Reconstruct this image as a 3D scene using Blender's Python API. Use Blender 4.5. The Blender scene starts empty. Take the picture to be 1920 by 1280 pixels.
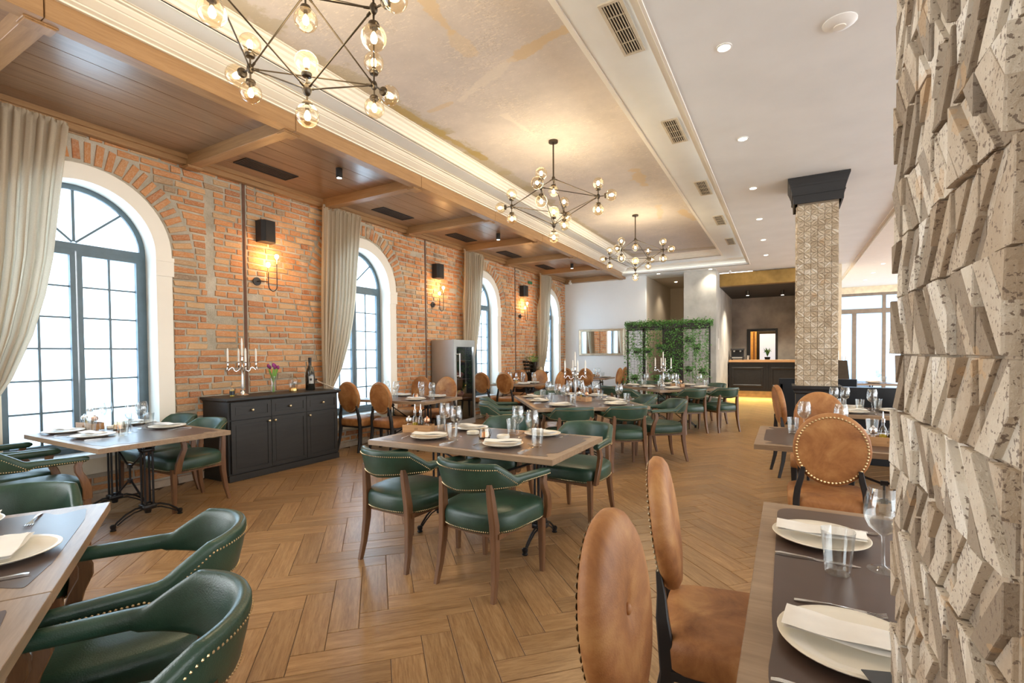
import bpy, math, random
from mathutils import Vector, Matrix, noise
sc = bpy.context.scene
COL = sc.collection
PI = math.pi
rnd = random.Random(7)

# ---------------------------------------------------------------- camera
YAW, PIT, ROL, FPX, CY, CAMH = 0.513548, -0.0214503, -0.00865926, 911.483, 682.733, 1.40
F = Vector((-math.sin(YAW)*math.cos(PIT), math.cos(YAW)*math.cos(PIT), math.sin(PIT)))
R0 = Vector((math.cos(YAW), math.sin(YAW), 0)); U0 = R0.cross(F)
RR = R0*math.cos(ROL) + U0*math.sin(ROL); UU = -R0*math.sin(ROL) + U0*math.cos(ROL)
cd = bpy.data.cameras.new('camera'); cam = bpy.data.objects.new('camera', cd); COL.objects.link(cam)
cam.matrix_world = Matrix(((RR.x, UU.x, -F.x, 0), (RR.y, UU.y, -F.y, 0), (RR.z, UU.z, -F.z, CAMH), (0, 0, 0, 1)))
cd.sensor_width = 36; cd.lens = FPX/1920*36; cd.shift_y = (CY-640)/1920; cd.clip_start = 0.05; cd.clip_end = 200
sc.camera = cam
# ---------------------------------------------------------------- world, lights, exposure
sc.view_settings.view_transform = 'Standard'; sc.view_settings.look = 'None'
sc.view_settings.gamma = 1; sc.view_settings.use_curve_mapping = False
sc.view_settings.exposure = 0.82
w = bpy.data.worlds.new('daylight'); sc.world = w; w.use_nodes = True
w.node_tree.nodes['Background'].inputs[0].default_value = (0.93, 0.97, 1.0, 1)
w.node_tree.nodes['Background'].inputs[1].default_value = 3.0
sc.cycles.max_bounces = 8; sc.cycles.diffuse_bounces = 4; sc.cycles.glossy_bounces = 3
sc.cycles.transmission_bounces = 4; sc.cycles.transparent_max_bounces = 16
sc.cycles.sample_clamp_indirect = 4.0; sc.cycles.caustics_reflective = False; sc.cycles.caustics_refractive = False
sc.cycles.use_denoising = True

def area(name, loc, size, sy, power, rot, col=(1, 1, 1), spread=None):
    l = bpy.data.lights.new(name, 'AREA'); l.shape = 'RECTANGLE'; l.size = size; l.size_y = sy; l.energy = power; l.color = col
    if spread: l.spread = spread
    o = bpy.data.objects.new(name, l); o.location = loc; o.rotation_euler = rot; COL.objects.link(o); return o
WINY = [2.07, 5.575, 9.10, 12.58]
for yc in WINY:
    area('window_daylight', (-6.75, yc, 1.95), 1.6, 3.2, 118, (0, -PI/2, 0), (0.93, 0.97, 1.0))
def point(name, loc, power, col, r=0.05):
    l = bpy.data.lights.new(name, 'POINT'); l.energy = power; l.color = col; l.shadow_soft_size = r
    o = bpy.data.objects.new(name, l); o.location = loc; COL.objects.link(o); return o
def spot(name, loc, power, col, ang=1.9, blend=0.8):
    l = bpy.data.lights.new(name, 'SPOT'); l.energy = power; l.color = col; l.spot_size = ang; l.spot_blend = blend; l.shadow_soft_size = 0.04
    o = bpy.data.objects.new(name, l); o.location = loc; COL.objects.link(o); return o

# ---------------------------------------------------------------- helpers
def tag(o, label=None, cat=None, group=None, kind=None):
    if label: o['label'] = label
    if cat: o['category'] = cat
    if group: o['group'] = group
    if kind: o['kind'] = kind
    return o
def empty(name, loc=(0, 0, 0), rz=0):
    o = bpy.data.objects.new(name, None); o.empty_display_size = 0.1; o.location = loc; o.rotation_euler = (0, 0, rz)
    COL.objects.link(o); return o
def link_mesh(name, me, parent=None, loc=None, rz=0):
    o = bpy.data.objects.new(name, me); COL.objects.link(o)
    if parent: o.parent = parent
    if loc: o.location = loc
    if rz: o.rotation_euler = (0, 0, rz)
    return o
class MB:
    def __init__(s): s.v = []; s.f = []; s.uv = {}
    def add(s, vs, fs, M=None):
        n = len(s.v)
        s.v += [tuple(M @ Vector(p)) for p in vs] if M is not None else [tuple(p) for p in vs]
        s.f += [tuple(i+n for i in f) for f in fs]; return n
    def box(s, x0, x1, y0, y1, z0, z1, M=None, b=0):
        if b <= 0:
            vs = [(x, y, z) for z in (z0, z1) for y in (y0, y1) for x in (x0, x1)]
            s.add(vs, [(0, 2, 3, 1), (4, 5, 7, 6), (0, 1, 5, 4), (2, 6, 7, 3), (0, 4, 6, 2), (1, 3, 7, 5)], M)
        else:
            pr = lambda a, z: [(x0+a, y0+b if not a else y0+a, z)]
            def ring(i, z): # octagon-cornered ring
                return [(x0+i+b, y0+i, z), (x1-i-b, y0+i, z), (x1-i, y0+i+b, z), (x1-i, y1-i-b, z), (x1-i-b, y1-i, z), (x0+i+b, y1-i, z), (x0+i, y1-i-b, z), (x0+i, y0+i+b, z)]
            s.loft([ring(b*.6, z0), ring(0, z0+b*.6), ring(0, z1-b*.6), ring(b*.6, z1)], M=M)
        return s
    def loft(s, rings, close=True, cap=True, M=None, closeu=False):
        n = len(rings[0]); m = len(rings); vs = [p for r in rings for p in r]; fs = []
        for i in range(m if closeu else m-1):
            j = (i+1) % m
            for k in range(n if close else n-1):
                l = (k+1) % n; fs.append((i*n+k, i*n+l, j*n+l, j*n+k))
        if cap and not closeu and close: fs += [tuple(range(n-1, -1, -1)), tuple((m-1)*n+k for k in range(n))]
        s.add(vs, fs, M); return s
    def lathe(s, prof, n=16, M=None, cap=True):
        rings = [[(r*math.cos(2*PI*k/n), r*math.sin(2*PI*k/n), z) for k in range(n)] for r, z in prof]
        return s.loft(rings, cap=cap, M=M)
    def tube(s, pts, r, n=8, closed=False, sq=None, M=None):
        pts = [Vector(p) for p in pts]; m = len(pts); rings = []; up = None
        for i, p in enumerate(pts):
            a = pts[(i-1) % m] if (i > 0 or closed) else p; b = pts[(i+1) % m] if (i < m-1 or closed) else p
            t = (b-a).normalized()
            if up is None:
                up = Vector((0, 0, 1)) if abs(t.z) < .9 else Vector((1, 0, 0))
            u = (up - t*up.dot(t)).normalized(); w_ = t.cross(u); up = u
            rr = r[i] if isinstance(r, (list, tuple)) else r
            if sq: # rectangular section sq=(a,b) factors
                q = [(-1, -1), (1, -1), (1, 1), (-1, 1)]
                rings.append([tuple(p+u*(c*rr*sq[0])+w_*(d*rr*sq[1])) for c, d in q])
            else: rings.append([tuple(p+u*(rr*math.cos(2*PI*k/n))+w_*(rr*math.sin(2*PI*k/n))) for k in range(n)])
        return s.loft(rings, closeu=closed, M=M)
    def leg(s, pts, hw, hd=None, M=None): # rectangular leg through points, section kept level; hw list
        rings = []
        for i, p in enumerate(pts):
            a = hw[i] if isinstance(hw, (list, tuple)) else hw; b = (hd[i] if isinstance(hd, (list, tuple)) else hd) if hd else a; c = .25*min(a, b)
            x, y, z = p
            rings.append([(x-a+c, y-b, z), (x+a-c, y-b, z), (x+a, y-b+c, z), (x+a, y+b-c, z), (x+a-c, y+b, z), (x-a+c, y+b, z), (x-a, y+b-c, z), (x-a, y-b+c, z)])
        return s.loft(rings, M=M)
    def sphere(s, c, r, n=10, m=7, sc_=(1, 1, 1), M=None):
        prof = [(r*math.sin(PI*(i+.0)/m) if 0 < i < m else r*.02, -r*math.cos(PI*i/m)) for i in range(m+1)]
        rings = [[(c[0]+sc_[0]*a*math.cos(2*PI*k/n), c[1]+sc_[1]*a*math.sin(2*PI*k/n), c[2]+sc_[2]*z) for k in range(n)] for a, z in prof]
        return s.loft(rings, M=M)
    def mesh(s, name, mt, smooth=True, ang=40):
        me = bpy.data.meshes.new(name); me.from_pydata(s.v, [], s.f)
        if mt: me.materials.append(mt)
        if smooth:
            me.shade_smooth(); me.set_sharp_from_angle(angle=math.radians(ang))
        me.validate(); me.update(); return me
    def obj(s, name, mt, parent=None, smooth=True, ang=40, loc=None, rz=0):
        o = link_mesh(name, s.mesh(name, mt, smooth, ang), parent, loc, rz)
        return o
def T(x=0, y=0, z=0, rz=0, rx=0, ry=0, s=1):
    M = Matrix.Translation((x, y, z)) @ Matrix.Rotation(rz, 4, 'Z') @ Matrix.Rotation(rx, 4, 'X') @ Matrix.Rotation(ry, 4, 'Y')
    if s != 1: M = M @ (Matrix.Scale(s, 4) if not isinstance(s, tuple) else Matrix.Diagonal((*s, 1)))
    return M
KIDS = {}
def copy_tree(o, parent=None):
    c = o.copy(); COL.objects.link(c)
    if parent: c.parent = parent
    for ch in list(o.children): copy_tree(ch, c)
    return c
PROTO = {}
def use(kind, loc, rz=0, label=None, cat=None, group=None, scale=None):
    """first call moves the prototype itself, later calls copy it and its parts"""
    d = PROTO[kind]
    if not d['used']: o = d['o']; d['used'] = True
    else: o = copy_tree(d['o'])
    o.location = loc; o.rotation_euler = (0, 0, rz)
    if scale: o.scale = scale
    tag(o, label, cat or d['cat'], group)
    return o
def proto(kind, o, cat): PROTO[kind] = dict(o=o, used=False, cat=cat)

# ---------------------------------------------------------------- materials
def nt(name):
    m = bpy.data.materials.new(name); m.use_nodes = True; t = m.node_tree
    return m, t, t.nodes['Principled BSDF'], t.nodes['Material Output']
def N(t, typ, **k):
    n = t.nodes.new(typ)
    for a, b in k.items():
        if a.startswith('i_'):
            key = a[2:]; key = int(key) if key.isdigit() else key.replace('_', ' ')
            n.inputs[key].default_value = b
        else: setattr(n, a, b)
    return n
def ramp(t, fac, stops):
    r = t.nodes.new('ShaderNodeValToRGB'); e = r.color_ramp.elements
    while len(e) < len(stops): e.new(0.5)
    for i, (p, c) in enumerate(stops): e[i].position = p; e[i].color = (*c, 1)
    t.links.new(fac, r.inputs[0]); return r.outputs[0]
def mix(t, fac, a, b, mode='MIX'):
    m = t.nodes.new('ShaderNodeMix'); m.data_type = 'RGBA'; m.blend_type = mode
    for s_, v in ((m.inputs[0], fac), (m.inputs[6], a), (m.inputs[7], b)):
        if isinstance(v, (int, float)): s_.default_value = v
        elif isinstance(v, tuple): s_.default_value = (*v, 1)
        else: t.links.new(v, s_)
    return m.outputs[2]
def math_(t, op, a, b=None, c=None):
    m = t.nodes.new('ShaderNodeMath'); m.operation = op
    for i, v in enumerate((a, b, c)):
        if v is None: continue
        if isinstance(v, (int, float)): m.inputs[i].default_value = v
        else: t.links.new(v, m.inputs[i])
    return m.outputs[0]
def coords(t, scale=(1, 1, 1), space='Object', rnd_off=False, rot=(0, 0, 0)):
    tc = t.nodes.new('ShaderNodeTexCoord'); mp = t.nodes.new('ShaderNodeMapping'); mp.inputs['Scale'].default_value = scale
    mp.inputs['Rotation'].default_value = rot
    src = tc.outputs[space]
    if rnd_off:
        oi = t.nodes.new('ShaderNodeObjectInfo'); v = t.nodes.new('ShaderNodeVectorMath'); v.operation = 'ADD'
        s_ = t.nodes.new('ShaderNodeVectorMath'); s_.operation = 'SCALE'; t.links.new(oi.outputs['Location'], s_.inputs[0]); s_.inputs['Scale'].default_value = 3.7
        t.links.new(src, v.inputs[0]); t.links.new(s_.outputs[0], v.inputs[1]); src = v.outputs[0]
    t.links.new(src, mp.inputs['Vector']); return mp.outputs[0]
def nz(t, vec, scale, detail=4, rough=.55, dist=0):
    n = N(t, 'ShaderNodeTexNoise'); n.inputs['Scale'].default_value = scale; n.inputs['Detail'].default_value = detail
    n.inputs['Roughness'].default_value = rough; n.inputs['Distortion'].default_value = dist
    t.links.new(vec, n.inputs['Vector']); return n.outputs['Fac']
def bump(t, bs, h, strength=.3, dist=.01):
    b = t.nodes.new('ShaderNodeBump'); b.inputs['Strength'].default_value = strength; b.inputs['Distance'].default_value = dist
    t.links.new(h, b.inputs['Height']); t.links.new(b.outputs[0], bs.inputs['Normal']); return b
def plain(name, col, rough=.5, metal=0, var=.06, scale=8, bmp=0, coat=0, sheen=0, spec=None):
    m, t, b, o = nt(name); v = coords(t); n = nz(t, v, scale)
    c2 = tuple(max(0, x*(1-var*3)) for x in col); c3 = tuple(min(1, x*(1+var)) for x in col)
    t.links.new(ramp(t, n, [(.3, c2), (.65, c3)]), b.inputs['Base Color'])
    b.inputs['Roughness'].default_value = rough; b.inputs['Metallic'].default_value = metal
    if coat: b.inputs['Coat Weight'].default_value = coat; b.inputs['Coat Roughness'].default_value = .15
    if sheen: b.inputs['Sheen Weight'].default_value = sheen
    if spec is not None: b.inputs['Specular IOR Level'].default_value = spec
    if bmp: bump(t, b, nz(t, v, scale*6, 3), bmp, .004)
    return m
def wood(name, dark, light, scale=(1.2, 14, 14), rough=.4, rnd_=True, space='Object', bmp=.1, coat=0, fine=1.0):
    m, t, b, o = nt(name); v = coords(t, scale, space, rnd_off=rnd_)
    n1 = nz(t, v, 1.3*fine, 5, .6, .6); n2 = nz(t, v, 5*fine, 4, .7)
    f = math_(t, 'ADD', math_(t, 'MULTIPLY', n1, .6), math_(t, 'MULTIPLY', n2, .4))
    t.links.new(ramp(t, f, [(.32, dark), (.5, tuple((a+c)/2 for a, c in zip(dark, light))), (.68, light)]), b.inputs['Base Color'])
    b.inputs['Roughness'].default_value = rough
    if coat: b.inputs['Coat Weight'].default_value = coat; b.inputs['Coat Roughness'].default_value = .2
    if bmp: bump(t, b, n2, bmp, .002)
    return m
def emis(name, col, s):
    m, t, b, o = nt(name); b.inputs['Base Color'].default_value = (*col, 1)
    b.inputs['Emission Color'].default_value = (*col, 1); b.inputs['Emission Strength'].default_value = s; return m
def glassy(name, tint=(1, 1, 1), base=.06, power=3.0, rough=.02, dark=None):
    m, t, b, o = nt(name); t.nodes.remove(b)
    tr = N(t, 'ShaderNodeBsdfTransparent'); tr.inputs[0].default_value = (*tint, 1)
    gl = N(t, 'ShaderNodeBsdfGlossy'); gl.inputs['Roughness'].default_value = rough
    lw = N(t, 'ShaderNodeLayerWeight'); lw.inputs[0].default_value = .25
    f = math_(t, 'ADD', math_(t, 'MULTIPLY', math_(t, 'POWER', lw.outputs['Facing'], power), .75), base)
    mx = N(t, 'ShaderNodeMixShader'); t.links.new(f, mx.inputs[0]); t.links.new(tr.outputs[0], mx.inputs[1]); t.links.new(gl.outputs[0], mx.inputs[2])
    t.links.new(mx.outputs[0], o.inputs[0]); return m

def brick_mat():
    m, t, b, o = nt('old_orange_brick'); geo = t.nodes.new('ShaderNodeNewGeometry'); oi = t.nodes.new('ShaderNodeObjectInfo')
    f = math_(t, 'FRACT', math_(t, 'ADD', geo.outputs['Random Per Island'], oi.outputs['Random']))
    col = ramp(t, f, [(0, (.38, .135, .05)), (.2, (.54, .215, .075)), (.5, (.62, .28, .105)), (.72, (.56, .235, .085)), (.88, (.62, .38, .19)), (1, (.27, .19, .13))])
    v = coords(t, space='Object', rnd_off=True); n = nz(t, v, 9, 5, .65)
    col2 = mix(t, math_(t, 'MULTIPLY', math_(t, 'SUBTRACT', n, .44), 2.4), col, (.70, .54, .38))
    n3 = nz(t, v, 40, 3, .6)
    col3 = mix(t, math_(t, 'MULTIPLY', math_(t, 'GREATER_THAN', n3, .64), .45), col2, (.25, .14, .09))
    t.links.new(col3, b.inputs['Base Color']); b.inputs['Roughness'].default_value = .85
    bump(t, b, nz(t, v, 45, 4, .7), .6, .006); return m
def mortar_mat():
    m, t, b, o = nt('lime_mortar'); v = coords(t); n = nz(t, v, 3, 6, .65)
    t.links.new(ramp(t, n, [(.3, (.33, .29, .22)), (.5, (.48, .43, .34)), (.72, (.64, .58, .48))]), b.inputs['Base Color'])
    b.inputs['Roughness'].default_value = .95; bump(t, b, nz(t, v, 60, 5, .7), .9, .012); return m
def floor_mat():
    m, t, b, o = nt('oak_look_tile'); geo = t.nodes.new('ShaderNodeNewGeometry'); oi = t.nodes.new('ShaderNodeObjectInfo')
    r = math_(t, 'FRACT', math_(t, 'ADD', geo.outputs['Random Per Island'], oi.outputs['Random']))
    uv = t.nodes.new('ShaderNodeUVMap'); uv.uv_map = 'UVMap'
    cmb = t.nodes.new('ShaderNodeCombineXYZ'); t.links.new(math_(t, 'MULTIPLY', r, 37), cmb.inputs[0]); t.links.new(math_(t, 'MULTIPLY', r, 91), cmb.inputs[1]); t.links.new(r, cmb.inputs[2])
    ad = t.nodes.new('ShaderNodeVectorMath'); ad.operation = 'ADD'; t.links.new(uv.outputs[0], ad.inputs[0]); t.links.new(cmb.outputs[0], ad.inputs[1])
    mp = t.nodes.new('ShaderNodeMapping'); mp.inputs['Scale'].default_value = (3, 34, 1); t.links.new(ad.outputs[0], mp.inputs[0])
    n1 = nz(t, mp.outputs[0], 1.0, 6, .65, .5); n2 = nz(t, mp.outputs[0], 3.2, 5, .75)
    f = math_(t, 'ADD', math_(t, 'MULTIPLY', n1, .5), math_(t, 'MULTIPLY', n2, .5))
    c = ramp(t, f, [(.28, (.15, .075, .028)), (.45, (.28, .155, .066)), (.56, (.375, .225, .105)), (.72, (.50, .33, .175))])
    hs = t.nodes.new('ShaderNodeHueSaturation'); t.links.new(c, hs.inputs['Color'])
    t.links.new(math_(t, 'ADD', math_(t, 'MULTIPLY', r, .28), .86), hs.inputs['Value']); t.links.new(hs.outputs[0], b.inputs['Base Color'])
    t.links.new(math_(t, 'ADD', math_(t, 'MULTIPLY', n2, .2), .22), b.inputs['Roughness']); bump(t, b, n2, .25, .002)
    return m
def stone_mat(name, sc_, a=(.80, .72, .60), bcol=(.62, .50, .37), pits=.5, dk=0):
    m, t, b, o = nt(name); geo = t.nodes.new('ShaderNodeNewGeometry'); oi = t.nodes.new('ShaderNodeObjectInfo')
    r = math_(t, 'FRACT', math_(t, 'ADD', geo.outputs['Random Per Island'], oi.outputs['Random']))
    v = geo.outputs['Position']; n = nz(t, v, sc_, 6, .7); r2 = oi.outputs['Random']
    f = math_(t, 'ADD', math_(t, 'MULTIPLY', n, .45), math_(t, 'ADD', math_(t, 'MULTIPLY', r, .30), math_(t, 'MULTIPLY', r2, .25)))
    c = ramp(t, f, [(.18, (.40, .31, .22)), (.36, bcol), (.55, a), (.80, (.86, .82, .75))])
    if dk: c = mix(t, math_(t, 'MULTIPLY', math_(t, 'LESS_THAN', math_(t, 'FRACT', math_(t, 'MULTIPLY', r, 7.31)), dk), .8), c, (.24, .18, .125))  # random strips coloured dark to stand for unlit slat sides
    pn = nz(t, v, sc_*15, 3, .55); pit = math_(t, 'GREATER_THAN', math_(t, 'ADD', pn, math_(t, 'MULTIPLY', nz(t, v, sc_*1.2, 2), .25)), .80-.04*pits)
    c = mix(t, math_(t, 'MULTIPLY', pit, .8), c, (.16, .11, .08))
    on = nz(t, v, sc_*.8, 3); c = mix(t, math_(t, 'MULTIPLY', math_(t, 'GREATER_THAN', on, .66), .35), c, (.60, .36, .16))
    t.links.new(c, b.inputs['Base Color']); b.inputs['Roughness'].default_value = .85
    h = math_(t, 'SUBTRACT', nz(t, v, sc_*8, 5, .7), math_(t, 'MULTIPLY', pit, .7)); bump(t, b, h, .8, .0035*14/sc_); return m
def leather(name, c1, c2, c3, rough=.35, sc_=7, sheen=0, coat=0.0):
    m, t, b, o = nt(name); v = coords(t, rnd_off=True); n = nz(t, v, sc_, 6, .65, .4)
    t.links.new(ramp(t, n, [(.3, c1), (.5, c2), (.72, c3)]), b.inputs['Base Color']); b.inputs['Roughness'].default_value = rough
    vo = N(t, 'ShaderNodeTexVoronoi'); vo.inputs['Scale'].default_value = 220; t.links.new(v, vo.inputs['Vector']); bump(t, b, vo.outputs[0], .25, .0015)
    if coat: b.inputs['Coat Weight'].default_value = coat; b.inputs['Coat Roughness'].default_value = .25
    return m
def ceiling_art():
    m, t, b, o = nt('painted_plaster'); v = coords(t)
    n = nz(t, v, 1.6, 8, .7); c = ramp(t, n, [(.3, (.55, .49, .45)), (.5, (.63, .56, .51)), (.7, (.71, .63, .57))])
    fl = nz(t, coords(t, (6, 22, 6)), 3, 6, .8); fl2 = nz(t, v, 2.2, 3)
    c = mix(t, math_(t, 'MULTIPLY', math_(t, 'GREATER_THAN', math_(t, 'ADD', fl, math_(t, 'MULTIPLY', fl2, .3)), .74), .6), c, (.84, .74, .62))
    fl = nz(t, coords(t, (22, 8, 6)), 3.5, 6, .85); c = mix(t, math_(t, 'MULTIPLY', math_(t, 'GREATER_THAN', math_(t, 'ADD', fl, math_(t, 'MULTIPLY', fl2, .35)), .80), .5), c, (.44, .34, .24))
    sx = t.nodes.new('ShaderNodeSeparateXYZ'); t.links.new(v, sx.inputs[0]); wob = nz(t, v, 3.5, 8, .7)
    def seg(x0, y0, x1, y1, wd, col, k=.9):
        nonlocal c
        k *= .75
        dx, dy = x1-x0, y1-y0; L2 = dx*dx+dy*dy
        px = math_(t, 'SUBTRACT', sx.outputs[0], x0); py = math_(t, 'SUBTRACT', sx.outputs[1], y0)
        h = N(t, 'ShaderNodeClamp'); t.links.new(math_(t, 'DIVIDE', math_(t, 'ADD', math_(t, 'MULTIPLY', px, dx), math_(t, 'MULTIPLY', py, dy)), L2), h.inputs[0])
        ex = math_(t, 'SUBTRACT', px, math_(t, 'MULTIPLY', h.outputs[0], dx)); ey = math_(t, 'SUBTRACT', py, math_(t, 'MULTIPLY', h.outputs[0], dy))
        d = math_(t, 'SQRT', math_(t, 'ADD', math_(t, 'MULTIPLY', ex, ex), math_(t, 'MULTIPLY', ey, ey)))
        d = math_(t, 'ADD', d, math_(t, 'MULTIPLY', math_(t, 'SUBTRACT', wob, .5), wd*5))
        mr = N(t, 'ShaderNodeMapRange'); mr.inputs[1].default_value = wd*1.1; mr.inputs[2].default_value = wd*.75; t.links.new(d, mr.inputs[0])
        c = mix(t, math_(t, 'MULTIPLY', mr.outputs[0], k), c, col)
    gold, cream, olive = (.68, .49, .25), (.80, .71, .60), (.44, .35, .15)
    seg(-1.50, 3.52, -2.05, 3.66, .05, gold); seg(-2.05, 3.66, -2.8, 3.97, .05, cream, .7); seg(-2.9, 3.97, -3.2, 4.0, .03, gold, .6)
    seg(-2.22, 2.70, -2.27, 3.10, .05, gold, .8); seg(-2.27, 3.1, -2.3, 3.4, .06, (.74, .55, .3), .5)
    seg(-1.80, 6.70, -1.85, 7.35, .08, gold, .85); seg(-1.6, 9.0, -1.52, 9.7, .09, gold, .85); seg(-2.05, 9.3, -1.9, 8.5, .05, gold, .5)
    seg(-2.58, 4.45, -2.52, 5.05, .035, cream, .6)
    for y in (1.6, 2.8, 3.7, 4.3, 5.1, 5.9, 6.6): seg(-3.45, y, -3.40, y+.75, .10, olive, .55)
    seg(-3.45, 3.7, -3.38, 5.3, .05, (.50, .33, .06), .8); seg(-3.5, 7, -3.45, 12.5, .08, olive, .5); seg(-3.3, 12.3, -1.5, 12.5, .12, (.5, .38, .2), .6)
    t.links.new(c, b.inputs['Base Color']); b.inputs['Roughness'].default_value = .75; return m
def pane_mat(name='frosted_pane', clear=.0, col=(.66, .76, .84)):
    m, t, b, o = nt(name); t.nodes.remove(b)
    tl = N(t, 'ShaderNodeBsdfTranslucent'); v = coords(t); n = nz(t, v, 1.2, 4)
    t.links.new(ramp(t, n, [(.3, tuple(x*.92 for x in col)), (.7, col)]), tl.inputs[0])
    tr = N(t, 'ShaderNodeBsdfTransparent'); gl = N(t, 'ShaderNodeBsdfGlossy'); gl.inputs['Roughness'].default_value = .08
    m1 = N(t, 'ShaderNodeMixShader'); m1.inputs[0].default_value = clear; t.links.new(tl.outputs[0], m1.inputs[1]); t.links.new(tr.outputs[0], m1.inputs[2])
    m2 = N(t, 'ShaderNodeMixShader'); m2.inputs[0].default_value = .06; t.links.new(m1.outputs[0], m2.inputs[1]); t.links.new(gl.outputs[0], m2.inputs[2])
    t.links.new(m2.outputs[0], o.inputs[0]); return m
def cloth_mat(name, col, trans=.3, sc_=300):
    m, t, b, o = nt(name); v = coords(t, (1, 1, 1)); n = nz(t, coords(t, (90, 90, 500)), 1.5, 3); n2 = nz(t, coords(t, (500, 500, 60)), 1.5, 3)
    c = ramp(t, math_(t, 'MULTIPLY', math_(t, 'ADD', n, n2), .5), [(.35, tuple(x*.78 for x in col)), (.65, col)])
    t.links.new(c, b.inputs['Base Color']); b.inputs['Roughness'].default_value = .95; b.inputs['Specular IOR Level'].default_value = .1
    if trans:
        tl = N(t, 'ShaderNodeBsdfTranslucent'); t.links.new(c, tl.inputs[0]); mx = N(t, 'ShaderNodeMixShader'); mx.inputs[0].default_value = trans
        t.links.new(b.outputs[0], mx.inputs[1]); t.links.new(tl.outputs[0], mx.inputs[2]); t.links.new(mx.outputs[0], o.inputs[0])
    return m
M_ = {}
M_['brick'] = brick_mat(); M_['mortar'] = mortar_mat(); M_['floor'] = floor_mat()
M_['grout'] = plain('dark_grout', (.10, .06, .035), .8)
M_['stone'] = stone_mat('travertine_near', 14, (.64, .56, .45), (.44, .34, .24), 1.6, .30); M_['stone_far'] = stone_mat('travertine_far', 9, (.66, .56, .43), (.50, .40, .28), .6)
M_['white'] = plain('white_paint', (.88, .90, .90), .6, var=.015, scale=2)
M_['cream'] = plain('cream_paint', (.88, .83, .74), .55, var=.015, scale=2)
M_['endwhite'] = plain('cool_white_wall', (.84, .86, .87), .7, var=.01, scale=1)
M_['beigewall'] = plain('beige_corridor_wall', (.68, .58, .46), .7, var=.02, scale=1)
M_['plaster'] = plain('sill_plaster', (.82, .76, .62), .7, var=.04, scale=4)
M_['concrete'] = plain('grey_concrete', (.58, .57, .53), .7, var=.09, scale=2.2, bmp=.15)
M_['concrete_dark'] = plain('smoked_concrete', (.40, .35, .30), .6, var=.14, scale=1.6, bmp=.15)
M_['soffit'] = wood('brown_oak_boards', (.19, .11, .062), (.33, .205, .122), (14, 1.0, 14), .30, rnd_=True, coat=.5)
M_['beam'] = wood('honey_oak_beam_x', (.27, .145, .062), (.43, .255, .12), (1.2, 16, 16), .4)
M_['beamy'] = wood('honey_oak_beam_y', (.27, .145, .062), (.43, .255, .12), (16, 1.2, 16), .4)
M_['art'] = ceiling_art()
M_['frame'] = plain('teal_grey_frame', (.10, .15, .18), .4, var=.05)
M_['pane'] = pane_mat(); M_['pane_r'] = pane_mat('frosted_pane_cool', .0, (.50, .62, .74))
M_['linen'] = cloth_mat('linen_curtain', (.68, .58, .44), .38)
M_['green'] = leather('green_leather', (.014, .038, .026), (.023, .060, .040), (.036, .086, .058), .36, 5, coat=.06)
M_['tan'] = leather('tan_suede_leather', (.20, .072, .020), (.36, .150, .046), (.52, .27, .095), .58, 6)
M_['walnut'] = wood('walnut_leg', (.10, .043, .018), (.225, .108, .046), (14, 14, 1.2), .4)
M_['blackwood'] = plain('black_lacquer_wood', (.018, .017, .018), .35, var=.05)
M_['iron'] = plain('black_cast_iron', (.015, .015, .017), .35, metal=.3)
M_['nail'] = plain('brass_nail', (.62, .48, .28), .3, metal=1)
M_['brass'] = plain('brass', (.75, .52, .22), .28, metal=1)
M_['bronze'] = plain('dark_bronze', (.09, .07, .05), .35, metal=.8)
M_['silver'] = plain('silver', (.80, .80, .80), .2, metal=1)
M_['steel'] = plain('brushed_steel', (.55, .56, .55), .38, metal=1, var=.03, scale=3)
M_['tabletop'] = wood('table_oak', (.22, .145, .088), (.38, .265, .17), (1.0, 12, 12), .34, fine=1.6)
M_['inlay'] = plain('dark_brown_inlay', (.085, .055, .045), .30, var=.05, scale=5)
M_['plate'] = plain('glazed_cream_plate', (.84, .79, .68), .22, var=.01)
M_['napkin'] = plain('white_napkin', (.86, .84, .80), .85, var=.015, scale=20)
M_['wax'] = plain('white_wax', (.9, .88, .82), .4)
M_['sideboard'] = wood('black_oak_sideboard', (.009, .008, .007), (.022, .020, .018), (14, 1.2, 14), .46, bmp=.2)
M_['glass'] = glassy('clear_glass', (.96, .97, .97), .11, 1.8); M_['globe'] = glassy('amber_glass', (1.0, .92, .78), .10, 1.6)
M_['bottle'] = plain('dark_bottle_glass', (.012, .012, .010), .1, coat=.5)
M_['oil'] = plain('olive_oil', (.50, .36, .03), .1, var=.02); M_['vinegar'] = plain('dark_vinegar', (.03, .015, .01), .15)
M_['caddywood'] = wood('caddy_wood', (.40, .20, .08), (.62, .36, .17), (1, 12, 12), .5)
M_['copper'] = plain('copper', (.78, .42, .26), .3, metal=1)
M_['leaf'] = plain('vine_leaf', (.16, .40, .10), .5, var=.22, scale=14)
M_['leafl'] = plain('fern_leaf', (.22, .42, .10), .5, var=.2, scale=14)
M_['purple'] = plain('purple_tulip', (.28, .03, .20), .5); M_['stem'] = plain('green_stem', (.25, .48, .10), .5)
M_['black'] = plain('matt_black', (.02, .02, .022), .55, var=.05); M_['navy'] = plain('navy_gloss', (.010, .014, .020), .28)
M_['bulb'] = emis('bulb_glow', (1.0, .82, .52), 26); M_['spotglow'] = emis('downlight_glow', (1.0, .90, .74), 14)
M_['wbulb'] = emis('sconce_glow', (1.0, .72, .36), 22)
M_['meat'] = plain('aged_meat', (.30, .09, .08), .6, var=.25, scale=12)
M_['mirror'] = plain('mirror_glass', (.93, .94, .94), .03, metal=1, var=0); M_['gilt'] = plain('champagne_gilt', (.74, .66, .50), .35, metal=.5)
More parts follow.
